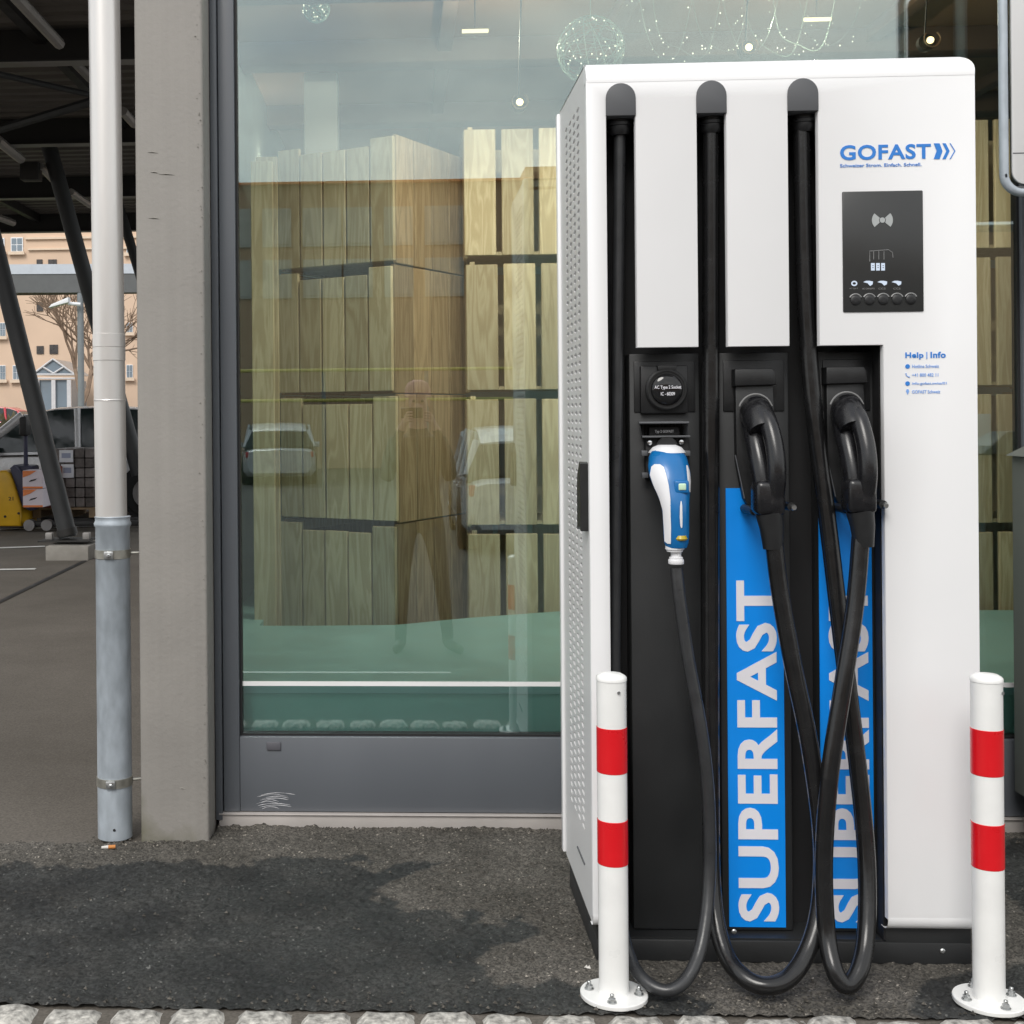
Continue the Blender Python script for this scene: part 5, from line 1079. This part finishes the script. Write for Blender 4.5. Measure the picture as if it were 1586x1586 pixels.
# bare tree
TR = thing('bare_tree', 'leafless brown tree behind the grey canopy post', 'tree', (at(128, 640, 50).x, 50, 0))
rs = random.Random(3); gt, gb = MB(), MB()
def grow(p, d, l, r, lv):
    q = p + d * l; (gt if lv < 2 else gb).tube([p, (p + q) / 2 + Vector((rs.uniform(-1, 1), rs.uniform(-1, 1), rs.uniform(-1, 1))) * l * .06, q], [r, r * .85, r * .68], 5 if lv < 4 else 3, cap=False)
    if lv >= 6: return
    for _ in range(3 if lv < 5 else 2):
        nd = (d + Vector((rs.uniform(-1, 1), rs.uniform(-1, 1), rs.uniform(-.5, .75))) * .78).normalized(); grow(q, nd, l * rs.uniform(.68, .88), r * .66, lv + 1)
q_ = TR.location; grow(Vector((q_.x, 50, 0)), Vector((0, 0, 1)), 1.9, .17, 0)
gt.build('trunk', 'bark', TR, smooth=60); gb.build('crown', 'bark', TR, smooth=60)
# planting
g = MB(); rs = random.Random(8)
for i in range(5200):
    x = rs.uniform(-26, -9); y = rs.uniform(36, 44); h_ = max(0, .9 + .35 * sin(x * 1.3) + rs.gauss(0, .2)) * rs.random(); s_ = rs.uniform(.05, .12)
    g.add([(x - s_, y, h_), (x + s_, y + rs.uniform(-.1, .1), h_ + rs.uniform(-.06, .06)), (x + rs.uniform(-.05, .05), y, h_ + s_ * 2)], [(0, 1, 2)])
tag(g.build('hedge_planting', 'hedge_brown'), 'brownish low planting beyond the parked silver car', kind='stuff')
g = MB(); g.add([(-30, 26, .003), (-8, 26, .003), (-8, 45.5, .30), (-30, 45.5, .30)], [(0, 1, 2, 3)]); g.build('lawn', 'grass_green')['kind'] = 'structure'
bpy.data.objects['lawn']['label'] = 'strip of rough green grass beyond the car park'

# ================================================================== BEHIND THE PHOTOGRAPHER (seen mirrored in the window)
yO = -34.5; OB = thing('opposite_building', 'long brown building mirrored in the window, two rows of pale windows', 'building', (-12, yO - 5, 0))
def mz(v): return 1.42 + (640 - v) / 2000 * 40
def mx_(u): return (u - 621) / 2000 * 40
MB().box(-40, 3.9, yO - 10, yO, -.3, mz(284)).build('wall', 'brick_brown', OB); MB().box(-40.2, 4.1, yO - 10.2, yO + .25, mz(284) + .002, mz(280.5)).build('roof_edge', 'carton_orange', OB)
MB().box(3.95, 9, yO - 9, yO - .6, -.3, mz(256)).build('wing_wall', 'brick_brown', OB)
MB().box(9.05, 60, yO - 14, yO - 6, -.3, mz(330)).build('wing_wall', 'brick_brown', OB)
for (v0, v1) in ((320, 380), (400, 460)):
    for i in range(16):
        u0 = 705 - 45 - i * 63; wdt = 45 if i % 3 else 60; x0, x1 = mx_(u0), mx_(u0 + wdt)
        Wf = MB().box(x0, x1, yO + .002, yO + .06, mz(v1), mz(v0)).build('window', 'blind_pale', OB); MB().box(x0 + .08, x1 - .08, yO + .061, yO + .08, mz(v1) + .08, mz(v0) - .08).build('blind', 'blind_pale', Wf)
RA = thing('barrier_rail', 'yellow two bar barrier rail mirrored across the shop window', 'barrier', (-5, -19.5, -.27))
dR = 24.94
for v in (572, 619): zz = 1.42 + (640 - v) / 2000 * dR; MB().tube([(-14, -19.5, zz), (3.2, -19.5, zz)], .032, 8).build('rail', 'line_yellow', RA)
for i in range(9): MB().tube([(-13.5 + i * 2, -19.55, -.27), (-13.5 + i * 2, -19.55, 2.3)], .04, 8).build('post', 'column_grey', RA)
for (y_, m_, lab) in ((-2.05, 'line_yellow', 'yellow line on the road mirrored nearest the shop window'), (-2.55, 'line_white', 'pale line on the road mirrored low in the shop window')):
    zr = -.02 - .25 * (-.44 - y_) / 2.76; n_ = .04
    g = MB().add([(-3, y_ - n_, zr - n_ * .0906 + .004), (.3, y_ - n_, zr - n_ * .0906 + .004), (.3, y_ + n_, zr + n_ * .0906 + .004), (-3, y_ + n_, zr + n_ * .0906 + .004)], [(0, 1, 2, 3)])
    tag(g.build('road_line', m_), lab, kind='structure')
# the photographer
PH = thing('photographer', 'person in dark coat and pink cap holding a phone, mirrored in window', 'person', (.12, -3.62, -.27))
J = []; E_ = []; Rr = []
def j(x, y, z, r, parent=None):
    J.append((x, y, z)); Rr.append(r if isinstance(r, tuple) else (r, r))
    if parent is not None: E_.append((parent, len(J) - 1))
    return len(J) - 1
pel = j(0, 0, .98, (.15, .11)); wa = j(0, 0, 1.14, (.15, .11), pel); ch = j(0, .01, 1.36, (.18, .125), wa); nb = j(0, .01, 1.52, (.10, .08), ch); nk = j(0, .02, 1.60, .055, nb)
hd0 = j(0, .035, 1.69, (.072, .085), nk); hd1 = j(0, .035, 1.78, (.078, .095), hd0); hd2 = j(0, .03, 1.86, (.06, .075), hd1)
ns = j(0, .135, 1.745, .016, hd0)
for s_, fo in ((-1, .02), (1, .10)):
    hp_ = j(s_ * .10, 0, .92, .095, pel); kn = j(s_ * (.115 + fo * .4), .03, .52, .062, hp_); an = j(s_ * (.12 + fo * .8), -.02, .10, .045, kn); hl = j(s_ * (.12 + fo * .8), -.02, .05, .045, an); j(s_ * (.14 + fo * 1.5), .14, .035, (.045, .032), hl)
    sh = j(s_ * .175, .01, 1.47, .07, ch); el = j(s_ * .225, .08, 1.22, .054, sh); wr = j(s_ * .13, .23, 1.56, .034, el); pm = j(s_ * .10, .245, 1.63, (.036, .018), wr)
    for k_ in range(4):
        f1 = j(s_ * (.085 - k_ * .002), .262, 1.645 + (k_ - 1.5) * .019 + .02, .0085, pm); f2 = j(s_ * (.060 - k_ * .003), .285, 1.645 + (k_ - 1.5) * .02 + .022, .0078, f1); j(s_ * (.038), .283, 1.645 + (k_ - 1.5) * .02 + .022, .007, f2)
    t1 = j(s_ * .085, .222, 1.625, .011, pm); j(s_ * .062, .224, 1.645, .009, t1)
me = bpy.data.meshes.new('body'); me.from_pydata(J, E_, []); to = bpy.data.objects.new('tmp', me); COL.objects.link(to)
md = to.modifiers.new('Skin', 'SKIN'); md.use_smooth_shade = True
for i, sv in enumerate(me.skin_vertices[0].data): sv.radius = Rr[i]; sv.use_root = (i == 0)
to.modifiers.new('Sub', 'SUBSURF').levels = 2; to.modifiers['Sub'].render_levels = 2
dg = bpy.context.evaluated_depsgraph_get(); bm_ = bpy.data.meshes.new_from_object(to.evaluated_get(dg)); bpy.data.objects.remove(to)
bm_.materials.clear()
for m_ in ('coat_cloth', 'jeans', 'shoe', 'skin'): bm_.materials.append(M[m_])
for po in bm_.polygons:
    c_ = po.center
    po.material_index = 2 if c_.z < .10 else 1 if c_.z < .88 else 3 if (c_.z > 1.585 and abs(c_.x) < .13) or (c_.y > .225 and c_.z > 1.57) else 0
BD = link('body', bm_, PH)
MB().lathe([(.092, 1.80), (.090, 1.86), (.07, 1.905), (.03, 1.925)], (0, .03, 0), 'z', 20).build('cap', 'hat_pink', PH, local=True, smooth=60)
for s_ in (-1, 1):
    MB().lathe([(.006, -.006), (.011, 0), (.006, .006)], (s_ * .03, .118, 1.775), 'y', 8).build('eye', 'gasket', PH, local=True)
    MB().bbox(s_ * .078 - .008, s_ * .078 + .008, .02, .05, 1.735, 1.79, .006).build('ear', 'skin', PH, local=True)
MB().tube([(-.025, .118, 1.70), (0, .124, 1.697), (.025, .118, 1.70)], .006, 6).build('mouth', 'hat_pink', PH, local=True)
tag(MB().bbox(-.075 + .12 - .045, .075 + .12 - .045, -3.362, -3.352, 1.385, 1.458, .004).build('phone', 'gloss_black'), 'black phone held up by the photographer, mirrored in the window', 'phone')
